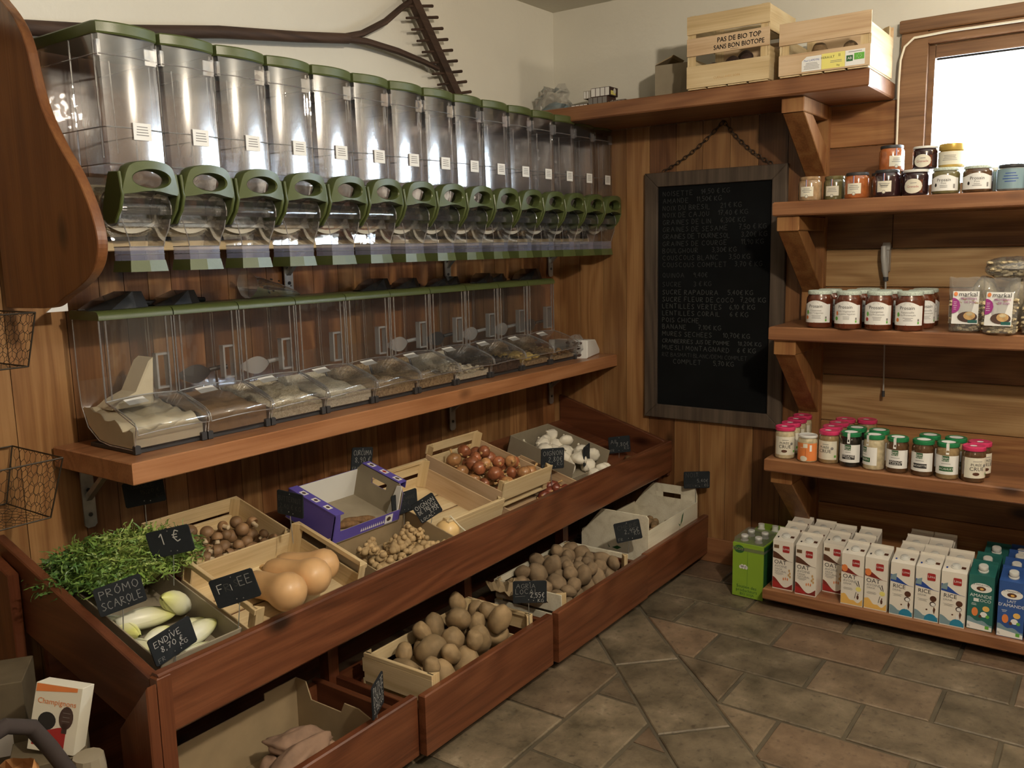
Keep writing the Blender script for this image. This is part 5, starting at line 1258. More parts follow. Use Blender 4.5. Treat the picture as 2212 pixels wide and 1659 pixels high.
def lima(kind):
    t = thing('drink_carton', 'x', 'carton'); mb = carton_body(t, CARTW, CARTW); A = face_art(mb); w = CW/2
    body = {'oat': BROWNI, 'vanilla': DKRED, 'rice': BLUEI}[kind]
    # hill sweeping down from the left at the top, logo, title, landscape at the foot
    A.band(body, -w+.001, w-.002, lambda u: .128-.010*(u+w)/CW, lambda u: .129-.010*(u+w)/CW+.026*max(0, cos((u+w)/CW*pi*.62))**1.6, 12, 1)
    if kind == 'oat': A.rect(OCHRE if False else TURM, -w+.004, .168, -w+.024, .182, 1); A.text(BLACK, 'BIO', -w+.013, .175, .010, 2)
    if kind == 'rice': A.poly(GREYBL, [(-w+.001, .135), (-w+.020, .133), (-w+.022, .160), (-w+.004, .152)], 2)
    if kind == 'vanilla': A.ell(ORANGEI, -w+.012, .143, .011, .014, 2)
    cx_, cz_, r = .012, .168, .0135
    A.poly(REDL, [(cx_-r, cz_-r*.8), (cx_-r*.8, cz_-r), (cx_+r*.8, cz_-r), (cx_+r, cz_-r*.8), (cx_+r, cz_+r*.8), (cx_+r*.8, cz_+r), (cx_-r*.8, cz_+r), (cx_-r, cz_+r*.8)], 2)
    A.text(PAPER, 'Lima', cx_, cz_+.001, .0125, 3)
    ttl = 'RICE' if kind == 'rice' else 'OAT'
    A.text(BLACK, ttl, -.010 if kind != 'rice' else -.009, .111, .0235 if kind != 'rice' else .021, 2)
    if kind != 'rice': A.text(GREYINK, 'AVOINE', -.008, .0945, .0135, 2)
    A.text(GREYINK, 'DRINK', -.016, .083 if kind != 'rice' else .096, .010, 2)
    if kind == 'oat': A.text(GREYINK, 'NATURAL', -.008, .0735, .0105, 2)
    A.lines(GREYINK, -.014, .064 if kind != 'rice' else .078, .036, .010, 3, 1)
    if kind == 'oat':
        A.band(DKRED, -w+.001, w-.001, 0.004, lambda u: .022+.016*cos((u+w)/CW*5.2)+.012*(1-(u+w)/CW), 16, 1)
        A.band(REDL, -w+.001, 0, .006, lambda u: .020+.012*cos((u+w)/CW*4), 8, 2)
        for x, z in ((.012, .047), (.004, .045), (.020, .046)): A.ell(ORANGEI, x, z, .0022, .006, 2)
        for x, z in ((.026, .083), (.029, .072), (.024, .064), (.030, .058)): A.ell(PAPERY, x, z, .0035, .0055, 2)
    elif kind == 'vanilla':
        A.band(OCHRE, -w+.001, w-.001, .004, lambda u: .030+.014*cos((u+w)/CW*4.5)+.004*sin(u*200), 16, 1)
        A.poly(BLACK, [(.020, .100), (.023, .101), (.028, .078), (.026, .077)], 2); A.poly(BLACK, [(.014, .092), (.016, .093), (.022, .080), (.020, .079)], 2)
        A.ell(YELLOWI, .024, .068, .010, .009, 1); A.poly(BLACK, [(.010, .030), (.012, .030), (.017, .056), (.015, .056)], 2); A.ell(BROWNI, .022, .036, .004, .009, 2); A.ell(BROWNI, .023, .048, .0022, .0028, 2)
    else:
        A.band(GREYBL, -w+.001, w-.001, .004, lambda u: .020+.018*max(0, cos((u+w)/CW*4.2)), 14, 1)
        A.band(TEALI, -.006, w-.001, .004, lambda u: .004+.026*sqrt(max(0, 1-((u-.016)/.023)**2)), 12, 2)
        A.ell(BROWNI, .021, .088, .011, .011, 2); A.ell(DARKROOT, .020, .068, .010, .009, 2); A.ell(PAPER, .021, .067, .0075, .0065, 3)
        A.poly(BROWNI, [(.024, .060), (.030, .050), (.026, .030), (.022, .045)], 2); A.ell(PAPER, .017, .038, .004, .010, 2); A.ell(BROWNI, .001, .044, .003, .003, 2)
    B = Art(mb, lambda u, v, l: slope_pt(v, -u, l)); B.rect(BROWNI, .018, .028, .032, .042, 1); B.rect(BLACK if kind != 'rice' else BLUEI, -.030, .020, -.024, .030, 1)
    mb.build('carton_body', t)
    mb = MB(); ang = math.atan(.022/CD); c = Vector((CD*.40, 0, CH+.0008+.022*.4))
    mb.M = Matrix.Translation(c) @ Matrix.Rotation(-ang, 4, 'Y'); mb.lathe([(.017, 0), (.0165, .0035), (.014, .0045), (.0135, .0085), (.012, .0098)], WHITELID, 22, sharp if False else True); mb.build('cap', t, sharp=50)
    return t
def mandorle(kind):
    t = thing('drink_carton', 'x', 'carton'); m_ = TEALG if kind == 'g' else BLUEP; mb = carton_body(t, m_, m_); A = face_art(mb); w = CW/2
    A.band(GREYBL, -w+.001, w-.001, .003, lambda u: .045-.020*(u+w)/CW+.004*sin(u*150), 10, 1)
    A.band(PAPER, -w+.001, w-.001, .002, lambda u: .028-.012*(u+w)/CW, 8, 2)
    A.ell(PAPER, 0, .156, .033, .017, 2, 22); A.ell(BROWNI, 0, .153, .015, .008, 3); A.ell(OCHRE, .002, .152, .006, .004, 4)
    A.text(BLACK, 'LA MANDORLE', 0, .166, .0085, 3)
    if kind == 'g': A.text(PAPER, 'AMANDE', 0, .126, .0165, 2); A.text(PAPER, 'COCO', .010, .110, .0150, 2); A.rect(PAPER, -.022, .104, -.006, .116, 2)
    else: A.text(PAPER, 'LAIT', 0, .130, .014, 2); A.text(PAPER, "D'AMANDE", 0, .115, .0155, 2)
    A.lines(PAPER, -.020, .094, .020, .010, 2, 2)
    A.ell(ORANGEI, -.016, .066, .010, .016, 2); A.ell(OCHRE, .018, .082, .011, .010, 2); A.ell(PAPER, .012, .060, .011, .010, 2); A.ell(BROWNI, .001, .052, .005, .006, 3); A.ell(GRASSI, .024, .054, .006, .006, 3)
    A.text(BLACK, '1L', -w+.006, .012, .012, 3); A.rect(GRASSI, .018, .008, .030, .020, 3)
    mb.build('carton_body', t)
    mb = MB(); ang = math.atan(.022/CD); c = Vector((CD*.34, 0, CH+.0008+.022*.34))
    mb.M = Matrix.Translation(c) @ Matrix.Rotation(-ang, 4, 'Y'); mb.lathe([(.0165, 0), (.0165, .004), (.0135, .005), (.0135, .010), (.0155, .011), (.0155, .021), (.014, .023)], WHITELID, 22); mb.build('cap', t, sharp=50)
    return t
cols = [('oat', -1.293, -.390, 3, 'red oat drink carton', 'far left'), ('oat', -1.387, -.400, 3, 'red oat drink carton', 'second'), ('oat', -1.470, -.322, 2, 'red oat drink carton', 'third, set back'),
        ('vanilla', -1.562, -.402, 3, 'yellow hilled oat drink carton', 'left'), ('vanilla', -1.645, -.400, 1, 'yellow hilled oat drink carton', 'right'),
        ('rice', -1.737, -.404, 4, 'rice drink carton', 'left'), ('rice', -1.820, -.402, 4, 'rice drink carton', 'middle'), ('rice', -1.905, -.403, 2, 'rice drink carton', 'right'),
        ('g', -1.991, -.386, 3, 'teal almond coconut drink carton', 'only'), ('b', -2.084, -.396, 4, 'blue almond drink carton', 'only'), ('b', -2.172, -.396, 2, 'blue almond drink carton', 'cut off')]
protoC = {}
rk = random.Random(6)
ROWW = ['front', 'second', 'third', 'fourth']
for kind, y, x, n, lab, pos in cols:
    for k in range(n):
        if kind not in protoC: t = protoC[kind] = lima(kind) if kind in ('oat', 'vanilla', 'rice') else mandorle(kind)
        else: t = dup(protoC[kind])
        gap = .094 if not (kind == 'g' and k == 2) else .115
        t.location = (x+gap*k, y-rk.uniform(-.001, .001)-(.012 if kind == 'g' and k == 2 else 0), .0885); t.rotation_euler.z = rk.uniform(-.02, .02)
        if x+gap*k+CD > -.055: t.location.x = -.055-CD
        t['label'] = '%s, %s column of its kind, %s row' % (lab, pos, ROWW[k]); t['group'] = {'oat': 'red oat drink cartons', 'vanilla': 'yellow oat drink cartons', 'rice': 'rice drink cartons', 'g': 'almond coconut cartons', 'b': 'blue almond cartons'}[kind]
# pack of soy drink standing on the floor
t = thing('soy_drink_pack', 'lime green shrink-wrapped pack of soy drinks standing on the floor', 'drink pack', (-.345, -1.135, .0015), (0, 0, radians(-2)))
mb = MB(); hw = .066
mb.box(0, .16, -hw, hw, 0, .232, SOYG, .002); A = face_art(mb)
A.ell(DKGREEN, -.038, .205, .022, .017, 1, 20); A.text(SOYG, 'SOY', -.038, .206, .020, 2); A.rect(DKGREEN, -.002, .05, -.001, .20, 1)
for k in range(5): A.ell(PAPER, -.030+.006*k, .130+.004*(k % 2), .007, .008, 1)
A.text(DKGREEN, 'Soutien des', -.004, .046, .0185, 2); A.text(DKGREEN, 'producteurs', -.004, .030, .0185, 2); A.text(DKGREEN, 'BIO SOJA', -.002, .014, .015, 2)
mb.box(.004, .285-.13, -hw-.0008, -hw, .004, .225, DKGREEN); mb.build('printed_front', t)
mb = MB()
for xx in (.035, .105):
    for yy_ in (-.03, .03): mb = MB(); mb.lathe([(.0155, 0), (.0155, .004), (.013, .005), (.013, .014), (.0145, .015), (.0145, .024), (.013, .026)], WHITELID, 18, c=(xx, yy_, .233)); mb.build('cap', t, sharp=50)
mb = MB(); mb.loft([[(-.0015, -hw-.002, .20), (.163, -hw-.002, .20), (.163, hw+.002, .20), (-.0015, hw+.002, .20)], [(.004, -hw+.006, .252), (.15, -hw+.006, .255), (.15, hw-.006, .255), (.004, hw-.006, .252)]], FILM, False, True); mb.build('shrink_film', t)
t = thing('soy_drink_pack', 'second lime green soy drink pack half hidden behind the first', 'drink pack', (-.180, -1.150, .0015))
mb = MB(); mb.box(0, .12, -.06, .06, 0, .238, SOYG, .002); mb.build('printed_front', t)
for yy_ in (-.03, .03): mb = MB(); mb.lathe([(.0155, 0), (.0155, .004), (.013, .005), (.013, .024)], WHITELID, 18, c=(.03, yy_, .239)); mb.build('cap', t)

# ------------------------------------------------------------------ jars
def jar(name, label, cat, r, h, m_body, m_lid, loc, group, art=None, turn=0.0, neck=.86, lidh=.014, shoulder=.16, lidr=.93, m_top=None, seal=None, lid_art=None):
    t = thing(name, label, cat, loc, (0, 0, turn), group)
    mb = MB(); hb = h-lidh
    mb.lathe([(r*.88, 0), (r*.97, .002), (r, .007), (r, hb*(1-shoulder)), (r*.97, hb*(1-shoulder*.6)), (r*neck, hb*(1-shoulder*.12)), (r*neck, hb+.001)], m_body, 28); mb.build('glass_body', t, sharp=60)
    mb = MB(); mb.lathe([(r*lidr*.99, hb-.001), (r*lidr*1.01, hb+.001), (r*lidr, hb+lidh-.002), (r*lidr*.93, hb+lidh), (r*lidr*.86, hb+lidh-.0012)], m_lid, 28)
    if lid_art: lid_art(Art(mb, lambda u, v, l: (-v, -u, hb+lidh-.0010+l)), r*lidr)
    mb.build('lid', t, sharp=40)
    if art:
        mb = MB(); rr_ = r+.0004
        A = Art(mb, lambda u, v, l: ((rr_+l)*cos(pi+u/r), (rr_+l)*sin(pi+u/r), v), True); art(A, r, h); mb.build('paper_label', t)
    if seal:
        mb = MB(); a0 = pi+seal/r; P = []
        for z, q in ((h*.70, r+.001), (hb-.01, r*neck+.002+.002), (hb+.002, r*lidr+.001), (h-.001, r*lidr+.001), (h+.0006, r*.5)):
            for s_ in (-1, 1): P.append((q*cos(a0+s_*.13), q*sin(a0+s_*.13), z))
        mb.add(P, [(2*i, 2*i+1, 2*i+3, 2*i+2) for i in range(4)], PAPER); mb.build('seal_strip', t)
    return t
def gm(name, col, rough=.12): return pm(name, col, rough, coat=1.0, noise_amt=.25, nscale=60)
J_CREAM = gm('cream_paste', (.52, .44, .28)); J_TAN = gm('tan_paste', (.28, .19, .09)); J_DARK = gm('black_paste', (.012, .010, .008)); J_BROWN = gm('brown_paste', (.09, .045, .02)); J_ORANGE = gm('orange_preserve', (.38, .11, .03))
J_RED = gm('tomato_sauce', (.115, .028, .012)); J_PLUM = gm('dark_preserve', (.03, .010, .012)); J_PATE = gm('tan_pate', (.34, .22, .12)); J_OLIVE = gm('olive_preserve', (.14, .12, .05)); J_BLUE = gm('bluish_jar', (.16, .17, .17)); J_GOLD = gm('golden_honey', (.50, .33, .08))
def a_crue(dark):
    def f(A, r, h):
        A.band(CREAM, -r*1.15, r*1.15, h*.13, h*.70, 16, 0); A.text(BLACK, 'PURÉE', -.004, h*.50, .0125, 2); A.text(BLACK, 'CRUE', -.002, h*.385, .0185, 2)
        A.ell(dark, -.004, h*.25, .011, .0055, 2); A.lines(GREYINK, 0, h*.60, .034, .006, 1, 2); A.ell(GREYINK, .024, h*.48, .0055, .0055, 2); A.rect(GRASSI, .032, h*.20, .040, h*.27, 2)
    return f
def a_jh(txt, m_, txt2=None):
    def f(A, r, h):
        A.band(PAPER, -r*1.25, r*1.25, h*.14, h*.66, 18, 0); A.rect(DKGREEN, -.013, h*.50, .010, h*.655, 1); A.text(PAPER, 'Jean', -.002, h*.60, .0125, 3); A.text(PAPER, 'Hervé', -.002, h*.535, .0115, 3)
        A.rect(m_, -.022, h*.23, .024, h*.36, 1); A.text(PAPER, txt, .001, h*.315 if txt2 else h*.295, .0100 if len(txt) > 6 else .0125, 3)
        if txt2: A.text(PAPER, txt2, .001, h*.255, .0075, 3)
        A.lines(GREYINK, 0, h*.44, .03, .005, 1, 2)
    return f
def lid_flag(A, R): A.ell(PAPER, -R*.1, R*.1, R*.30, R*.25, 1)
def lid_round(A, R): A.ell(GREYINK, 0, 0, R*.68, R*.68, 1, 20); A.ell(PAPER, 0, 0, R*.62, R*.62, 2, 20)
S3 = .6265; R3, H3 = .0375, .128
def pink(x, y, lab, body=J_CREAM, dark=BROWNI, turn=0): return jar('nut_butter_jar', lab, 'jar', R3, H3-.004, body, PINKLID, (x, y, S3), 'pink-lidded nut butter jars', a_crue(dark), turn, lidr=1.0, lid_art=lid_flag)
def green(x, y, lab, txt, m_, body, seal=None, txt2=None, turn=0): return jar('nut_butter_jar', lab, 'jar', R3, H3, body, GREENLID, (x, y, S3), 'green-lidded nut butter jars', a_jh(txt, m_, txt2), turn, lidr=.96, seal=seal, lid_art=lid_round)
pink(-.378, -1.286, 'pink-lidded jar of pale puree at the left front of the nut butter shelf', turn=.35)
for k in range(3): pink(-.295-.0+.084*k, -1.282+.004*k, 'pink-lidded pale jar at the far left, %s row from the front' % ORD[k+1])
def a_org(A, r, h):
    A.band(ORANGEI, -r*1.3, r*1.3, h*.06, h*.72, 18, 0); A.rect(CREAM, -.010, h*.55, .006, h*.70, 1); A.ell(CREAM, -.008, h*.14, .014, .010, 1); A.rect(PAPER, .014, h*.42, .022, h*.66, 1); A.rect(DKRED, -.001, h*.2, 0, h*.5, 1)
    A.text(PAPER, '100%', -.016, h*.55, .006, 2)
jar('nut_butter_jar', 'white-lidded jar with an orange label on the nut butter shelf', 'jar', R3-.001, .102, J_CREAM, WHITELID, (-.390, -1.377, S3), 'nut butter jars with other lids', a_org, .1, lidr=.98, lidh=.008)
pink(-.372, -1.452, 'pink-lidded jar of brown puree next to the black sesame jar', J_TAN, CREAM, -.1)
for k in range(4): pink(-.288+.0835*k if k < 3 else -.093, -1.440-.002*k if k < 3 else -1.520, 'pink-lidded brown puree jar, %s row behind the black sesame jar' % ORD[k+1], J_TAN)
green(-.383, -1.533, 'green-lidded jar of black sesame puree', 'SESAME', BLACK, J_DARK, .001, 'NOIR')
green(-.290, -1.530, 'green-lidded dark jar behind the black sesame puree jar', 'SESAME', BLACK, J_DARK)
green(-.386, -1.616, 'green-lidded pale jar turned with its side label forward', 'TAHIN', DKGREEN, J_CREAM, .012, None, -.75)
green(-.296, -1.612, 'green-lidded jar behind the pale side-turned jar', 'TAHIN', DKGREEN, J_TAN)
green(-.388, -1.697, 'green-lidded jar of almond puree with white seal strip', 'AMANDE', BLACK, J_BROWN, -.003, 'COMPLETE')
green(-.389, -1.782, 'green-lidded jar of hazelnut puree, front row', 'NOISETTE', BLACK, J_BROWN, None, None, -.12)
green(-.296, -1.786, 'green-lidded jar behind the hazelnut puree jar', 'NOISETTE', BLACK, J_BROWN)
green(-.391, -1.862, 'green-lidded jar of peanut puree with white seal strip', 'CACAHUETE', DKGREEN, J_TAN, .004)
green(-.300, -1.872, 'green-lidded jar behind the peanut puree jar', 'CACAHUETE', DKGREEN, J_TAN)
pink(-.390, -1.942, 'pink-lidded jar at the right front end of the nut butter shelf', J_BROWN, BROWNI, .5)
pink(-.312, -1.950, 'pink-lidded jar hidden behind the right end pink jar', J_BROWN, BROWNI, .9)
# tomato sauces
def a_pro(t1, t2, veg):
    def f(A, r, h):
        top = lambda u: h*.66+h*.09*cos(max(-1, min(1, u/(r*.85)))*pi/2)**1.0*1.0
        A.band(PAPER, -r*1.2, r*1.2, h*.145, lambda u: h*.64+h*.10*max(0, cos(u/(r*.9)*pi/2)), 24, 0)
        for k in range(7):
            a = pi*(k+.5)/7; A.poly(GREYINK, [(.0075*cos(a-.03), h*.655+.0075*sin(a-.03)), (.0075*cos(a+.03), h*.655+.0075*sin(a+.03)), (.012*cos(a+.03), h*.655+.012*sin(a+.03)), (.012*cos(a-.03), h*.655+.012*sin(a-.03))], 2)
        A.text(BLACK, 'Prosain', .0, h*.585, .0170, 2); A.text(GREYINK, t1, .002, h*.475, .0100, 2); A.text(GREYINK, t2, .002, h*.405, .0090, 2); A.lines(GREYINK, .004, h*.30, .034, .014, 3, 1)
        A.ell(veg, -.034, h*.28, .007, .007, 2); A.ell(GRASSI if veg != GRASSI else ORANGEI, -.031, h*.42, .005, .008, 2); A.rect(GRASSI, .036, h*.18, .042, h*.24, 2); A.rect(GREYINK, .036, h*.25, .042, h*.31, 2); A.rect(REDL, -.004, h*.15, -.001, h*.16, 2)
    return f
S2 = 1.1355; R2, H2 = .0475, .138
def prosain(x, y, lab, a, turn=0): return jar('sauce_jar', lab, 'jar', R2, H2, J_RED, CHECKLID, (x, y, S2), 'tomato sauce jars', a, turn, lidr=.90, lidh=.013, neck=.84, shoulder=.18)
A1, A2, A3, A4 = a_pro('Couscous', 'aux 7 Légumes', ORANGEI), a_pro('Chili Végétarien', 'aux petits légumes', GRASSI), a_pro('Courgettes', 'à la Provençale', REDL), a_pro('Ratatouille', 'à la Provençale', ORANGEI)
prosain(-.345, -1.392, 'sauce jar at the left end, set back from the shelf edge', A1, -.05); prosain(-.24, -1.400, 'sauce jar just behind the left end one', A1, .3)
prosain(-.365, -1.502, 'second sauce jar from the left in the front row', A2); prosain(-.262, -1.512, 'sauce jar in the second row behind the second front jar', A2, .2); prosain(-.160, -1.520, 'sauce jar in the third row behind the second front jar', A2)
prosain(-.360, -1.607, 'third sauce jar from the left with courgette and tomato on its label', A3); prosain(-.256, -1.618, 'sauce jar in the second row behind the courgette jar', A3, .3)
prosain(-.357, -1.709, 'rightmost front sauce jar with a ratatouille label', A4)
for k in range(2): prosain(-.253+.102*k, -1.725+.004*k, 'sauce jar in the %s row at the right end' % ORD[k+1], A4, .55)
# cellophane bags
FLAKE = pm('soy_flake', (.55, .45, .27), .7, rnd=.2, noise_amt=.2, nscale=80)
def soy_bag(label, loc, turn=0, lying=False, cut=False):
    t = thing('cellophane_bag', label, 'bag', loc, (0, 0, turn), 'cellophane bags of soy flakes'); rr = random.Random(len(label))
    mb = MB()
    for k in range(170):
        z = rr.uniform(.008, .115); hw = .046; mb.blob((rr.uniform(-.020, .020)*(1-z*2.5), rr.uniform(-hw, hw), z), (.008, .010, .006), FLAKE, 1, .35, 2, k)
    mb.build('flakes', t)
    mb = MB(); L = []; n = 20
    for z, wx, wy in ((0.001, .016, .044), (.006, .026, .050), (.05, .029, .052), (.10, .024, .052), (.135, .014, .053), (.16, .007, .054), (.187, .003, .055)):
        L.append([(wx*cos(2*pi*j/n)*(1+.12*noise.noise(Vector((j*.8, z*50, 3)))), wy*sin(2*pi*j/n)*(1 if z < .12 else 1), z+.006*noise.noise(Vector((j*.7, z*30, len(label))))*(z > .1)) for j in range(n)])
    mb.loft(L, FILM, True, False, smooth=True); mb.build('film', t)
    mb = MB(); A = Art(mb, lambda u, v, l: (-.0305+.010*max(0, (v-.05)/.09)**2*1.6+.004*(u/.05)**2-l, -u, v)); w = .040
    A.band(PAPER, -w, w, .030, .140, 6, 1); A.ell(ORANGEI, -w+.009, .131, .006, .007, 2); A.text(BLACK, 'markal', .007, .130, .021, 3)
    A.text(MAGENTA, 'PROTÉINES', .010, .115, .0095, 3); A.text(MAGENTA, 'DE SOJA', .014, .104, .0095, 3)
    A.band(MAGENTA, -w, -w+.025, lambda u: .092-.026*sqrt(max(0, 1-((u+w)/.025)**2)), lambda u: .092+.026*sqrt(max(0, 1-((u+w)/.025)**2)), 8, 2)
    for k in range(5): A.lines(PAPER, -w+.009, .080+.006*k, .012, .004, 1, 3)
    A.ell(DARKROOT, .008, .054, .030, .018, 2, 18); A.ell(PAPERY, .014, .058, .018, .014, 3); A.ell(FLAKE, .014, .064, .010, .006, 4); A.rect(TEALG, .010, .034, .038, .044, 4)
    mb.build('printed_label', t); return t
soy_bag('left cellophane bag of soy flakes with a purple half circle', (-.355, -1.886, S2), .06)
soy_bag('right cellophane bag of soy flakes, nearer the shelf edge', (-.395, -1.994, S2), -.08)
soy_bag('cellophane bag cut off by the right edge of the picture', (-.375, -2.108, S2), .0)
t = thing('cellophane_bag', 'upper lying cellophane bag resting on top of the standing ones', 'bag', (-.27, -2.02, S2+.205), (0, 0, .1), 'cellophane bags of soy flakes')
mb = MB(); rr = random.Random(12)
for k in range(150): mb.blob((rr.uniform(-.05, .05), rr.uniform(-.08, .08), rr.uniform(-.018, .032)), (.009, .012, .006), FLAKE, 1, .35, 2, k)
mb.build('flakes', t); mb = MB(); mb.blob((0, 0, .008), (.066, .095, .042), FILM, 3, .22, 3, 5); mb.build('film', t)
for k, y in enumerate((-1.93, -2.03, -2.10)):
    tt = thing('cellophane_bag', 'back row cellophane bag, %s from the left, mostly hidden' % ORD[k], 'bag', (-.27, y, S2), group='cellophane bags of soy flakes')
    mb = MB(); mb.blob((0, 0, .09), (.030, .045, .088), FLAKE, 3, .2, 5, k); mb.build('flakes', tt); mb = MB(); mb.blob((0, 0, .095), (.035, .049, .094), FILM, 3, .1, 3, k); mb.build('film', tt)
# preserves below the window
S1 = 1.6035
def a_sq(txt=''):
    def f(A, r, h):
        A.rect(CREAM, -.024, h*.18, .024, h*.58, 1); A.lines(GREYINK, 0, h*.42, .036, h*.2, 3, 2); A.ell(GREYINK, 0, h*.18, .006, .006, 2); A.ell(CREAM, 0, h*.18, .0045, .0045, 3)
        A.rect(PAPER, -.003, h*.58, .003, h*.86, 1); A.rect(BLUEI, -.003, h*.58, -.001, h*.86, 2); A.rect(REDL, .001, h*.58, .003, h*.86, 2)
        if txt: A.text(BLACK, txt, 0, h*.42, .011, 3)
    return f
def a_round(A, r, h):
    A.band(J_RED, .020, .030, h*.1, h*.6, 2, 1); A.ell(CREAM, -.002, h*.36, r*.72, h*.28, 1, 22); A.text(REDL, 'Grenade', -.002, h*.34, .011, 2); A.lines(GREYINK, 0, h*.48, .02, .006, 1, 2)
def a_pr2(A, r, h): A.band(PAPER, -r*1.2, r*1.1, h*.12, lambda u: h*.60+h*.12*max(0, cos(u/(r*.9)*pi/2)), 20, 0); A.text(BLACK, 'Prosain', 0, h*.52, .015, 2); A.text(GREYINK, 'Pois', 0, h*.40, .010, 2); A.lines(GREYINK, 0, h*.28, .03, .01, 2, 2); A.rect(GREYINK, .030, h*.2, .036, h*.36, 2); A.ell(BLACK, -.026, h*.34, .004, .006, 2)
def a_blue(A, r, h): A.band(GREYBL, -r*1.3, r*1.3, h*.08, h*.82, 18, 0); A.lines(BLUEI, 0, h*.5, .05, h*.4, 4, 1)
def a_plain(A, r, h): A.band(CREAM, -r*1.3, r*1.3, h*.12, h*.66, 18, 0); A.lines(GREYINK, 0, h*.40, .05, h*.25, 4, 1)
G1 = 'preserve jars below the window'
jar('preserve_jar', 'squat tan jar at the left end of the jam shelf', 'jar', .042, .088, J_PATE, J_PATE, (-.335, -1.340, S1), G1, a_sq(), 0, lidh=.012, lidr=.90)
jar('preserve_jar', 'squat greyish jar tucked behind the leftmost tan jar', 'jar', .040, .088, J_OLIVE, J_OLIVE, (-.290, -1.418, S1), G1, a_sq(), 0, lidh=.012, lidr=.90)
jar('preserve_jar', 'bright orange jar with tricolour strip on the jam shelf', 'jar', .043, .092, J_ORANGE, DARKP, (-.335, -1.508, S1), G1, a_sq(), 0, lidh=.010, lidr=.90)
jar('preserve_jar', 'orange jar set behind the front orange one', 'jar', .040, .092, J_ORANGE, DARKP, (-.255, -1.575, S1), G1, a_sq(), .5, lidh=.010, lidr=.90)
jar('preserve_jar', 'tall orange jar standing behind on a second layer', 'jar', .043, .092, J_ORANGE, DARKP, (-.250, -1.603, S1+.0935), G1, a_sq(), .6, lidh=.010, lidr=.90)
jar('preserve_jar', 'dark plum jar with handwritten cream label', 'jar', .044, .094, J_PLUM, DARKP, (-.345, -1.612, S1), G1, a_sq('Saveur'), 0, lidh=.010, lidr=.90)
jar('preserve_jar', 'small black jar between the plum jar and the white-lidded jar', 'jar', .036, .092, J_PLUM, DARKP, (-.260, -1.672, S1), G1, None, 0, lidh=.010, lidr=.9)
jar('preserve_jar', 'lower white-lidded jar with round cream label', 'jar', .043, .088, J_PLUM, WHITELID, (-.340, -1.706, S1), G1, a_round, 0, lidh=.008, lidr=1.0)
jar('preserve_jar', 'upper white-lidded jar with round label, on the second layer', 'jar', .040, .078, J_PLUM, WHITELID, (-.320, -1.728, S1+.0885), G1, a_round, 0, lidh=.007, lidr=1.0)
jar('preserve_jar', 'gold-lidded jar on the second layer against the bright window', 'jar', .042, .080, J_GOLD, GOLDLID, (-.320, -1.812, S1+.0885), G1, a_plain, 0, lidh=.022, lidr=.98)
jar('preserve_jar', 'olive jar with check lid and white label', 'jar', .045, .088, J_OLIVE, CHECKLID, (-.345, -1.802, S1), G1, a_pr2, 0, lidh=.009)
jar('preserve_jar', 'dark jar with check lid and small black beans on its label', 'jar', .046, .088, J_BROWN, CHECKLID, (-.345, -1.898, S1), G1, a_pr2, .1, lidh=.009)
jar('preserve_jar', 'jar with pale blue label near the right edge', 'jar', .045, .086, J_BLUE, DARKP, (-.340, -1.998, S1), G1, a_blue, 0, lidh=.010)
jar('preserve_jar', 'jar with pale label cut off by the right edge', 'jar', .045, .086, J_BLUE, DARKP, (-.340, -2.094, S1), G1, a_blue, .4, lidh=.010)
jar('preserve_jar', 'small blue-grey jar behind the pale blue label jar', 'jar', .040, .086, J_BLUE, WHITELID, (-.250, -1.960, S1), G1, a_blue, .4, lidh=.010)

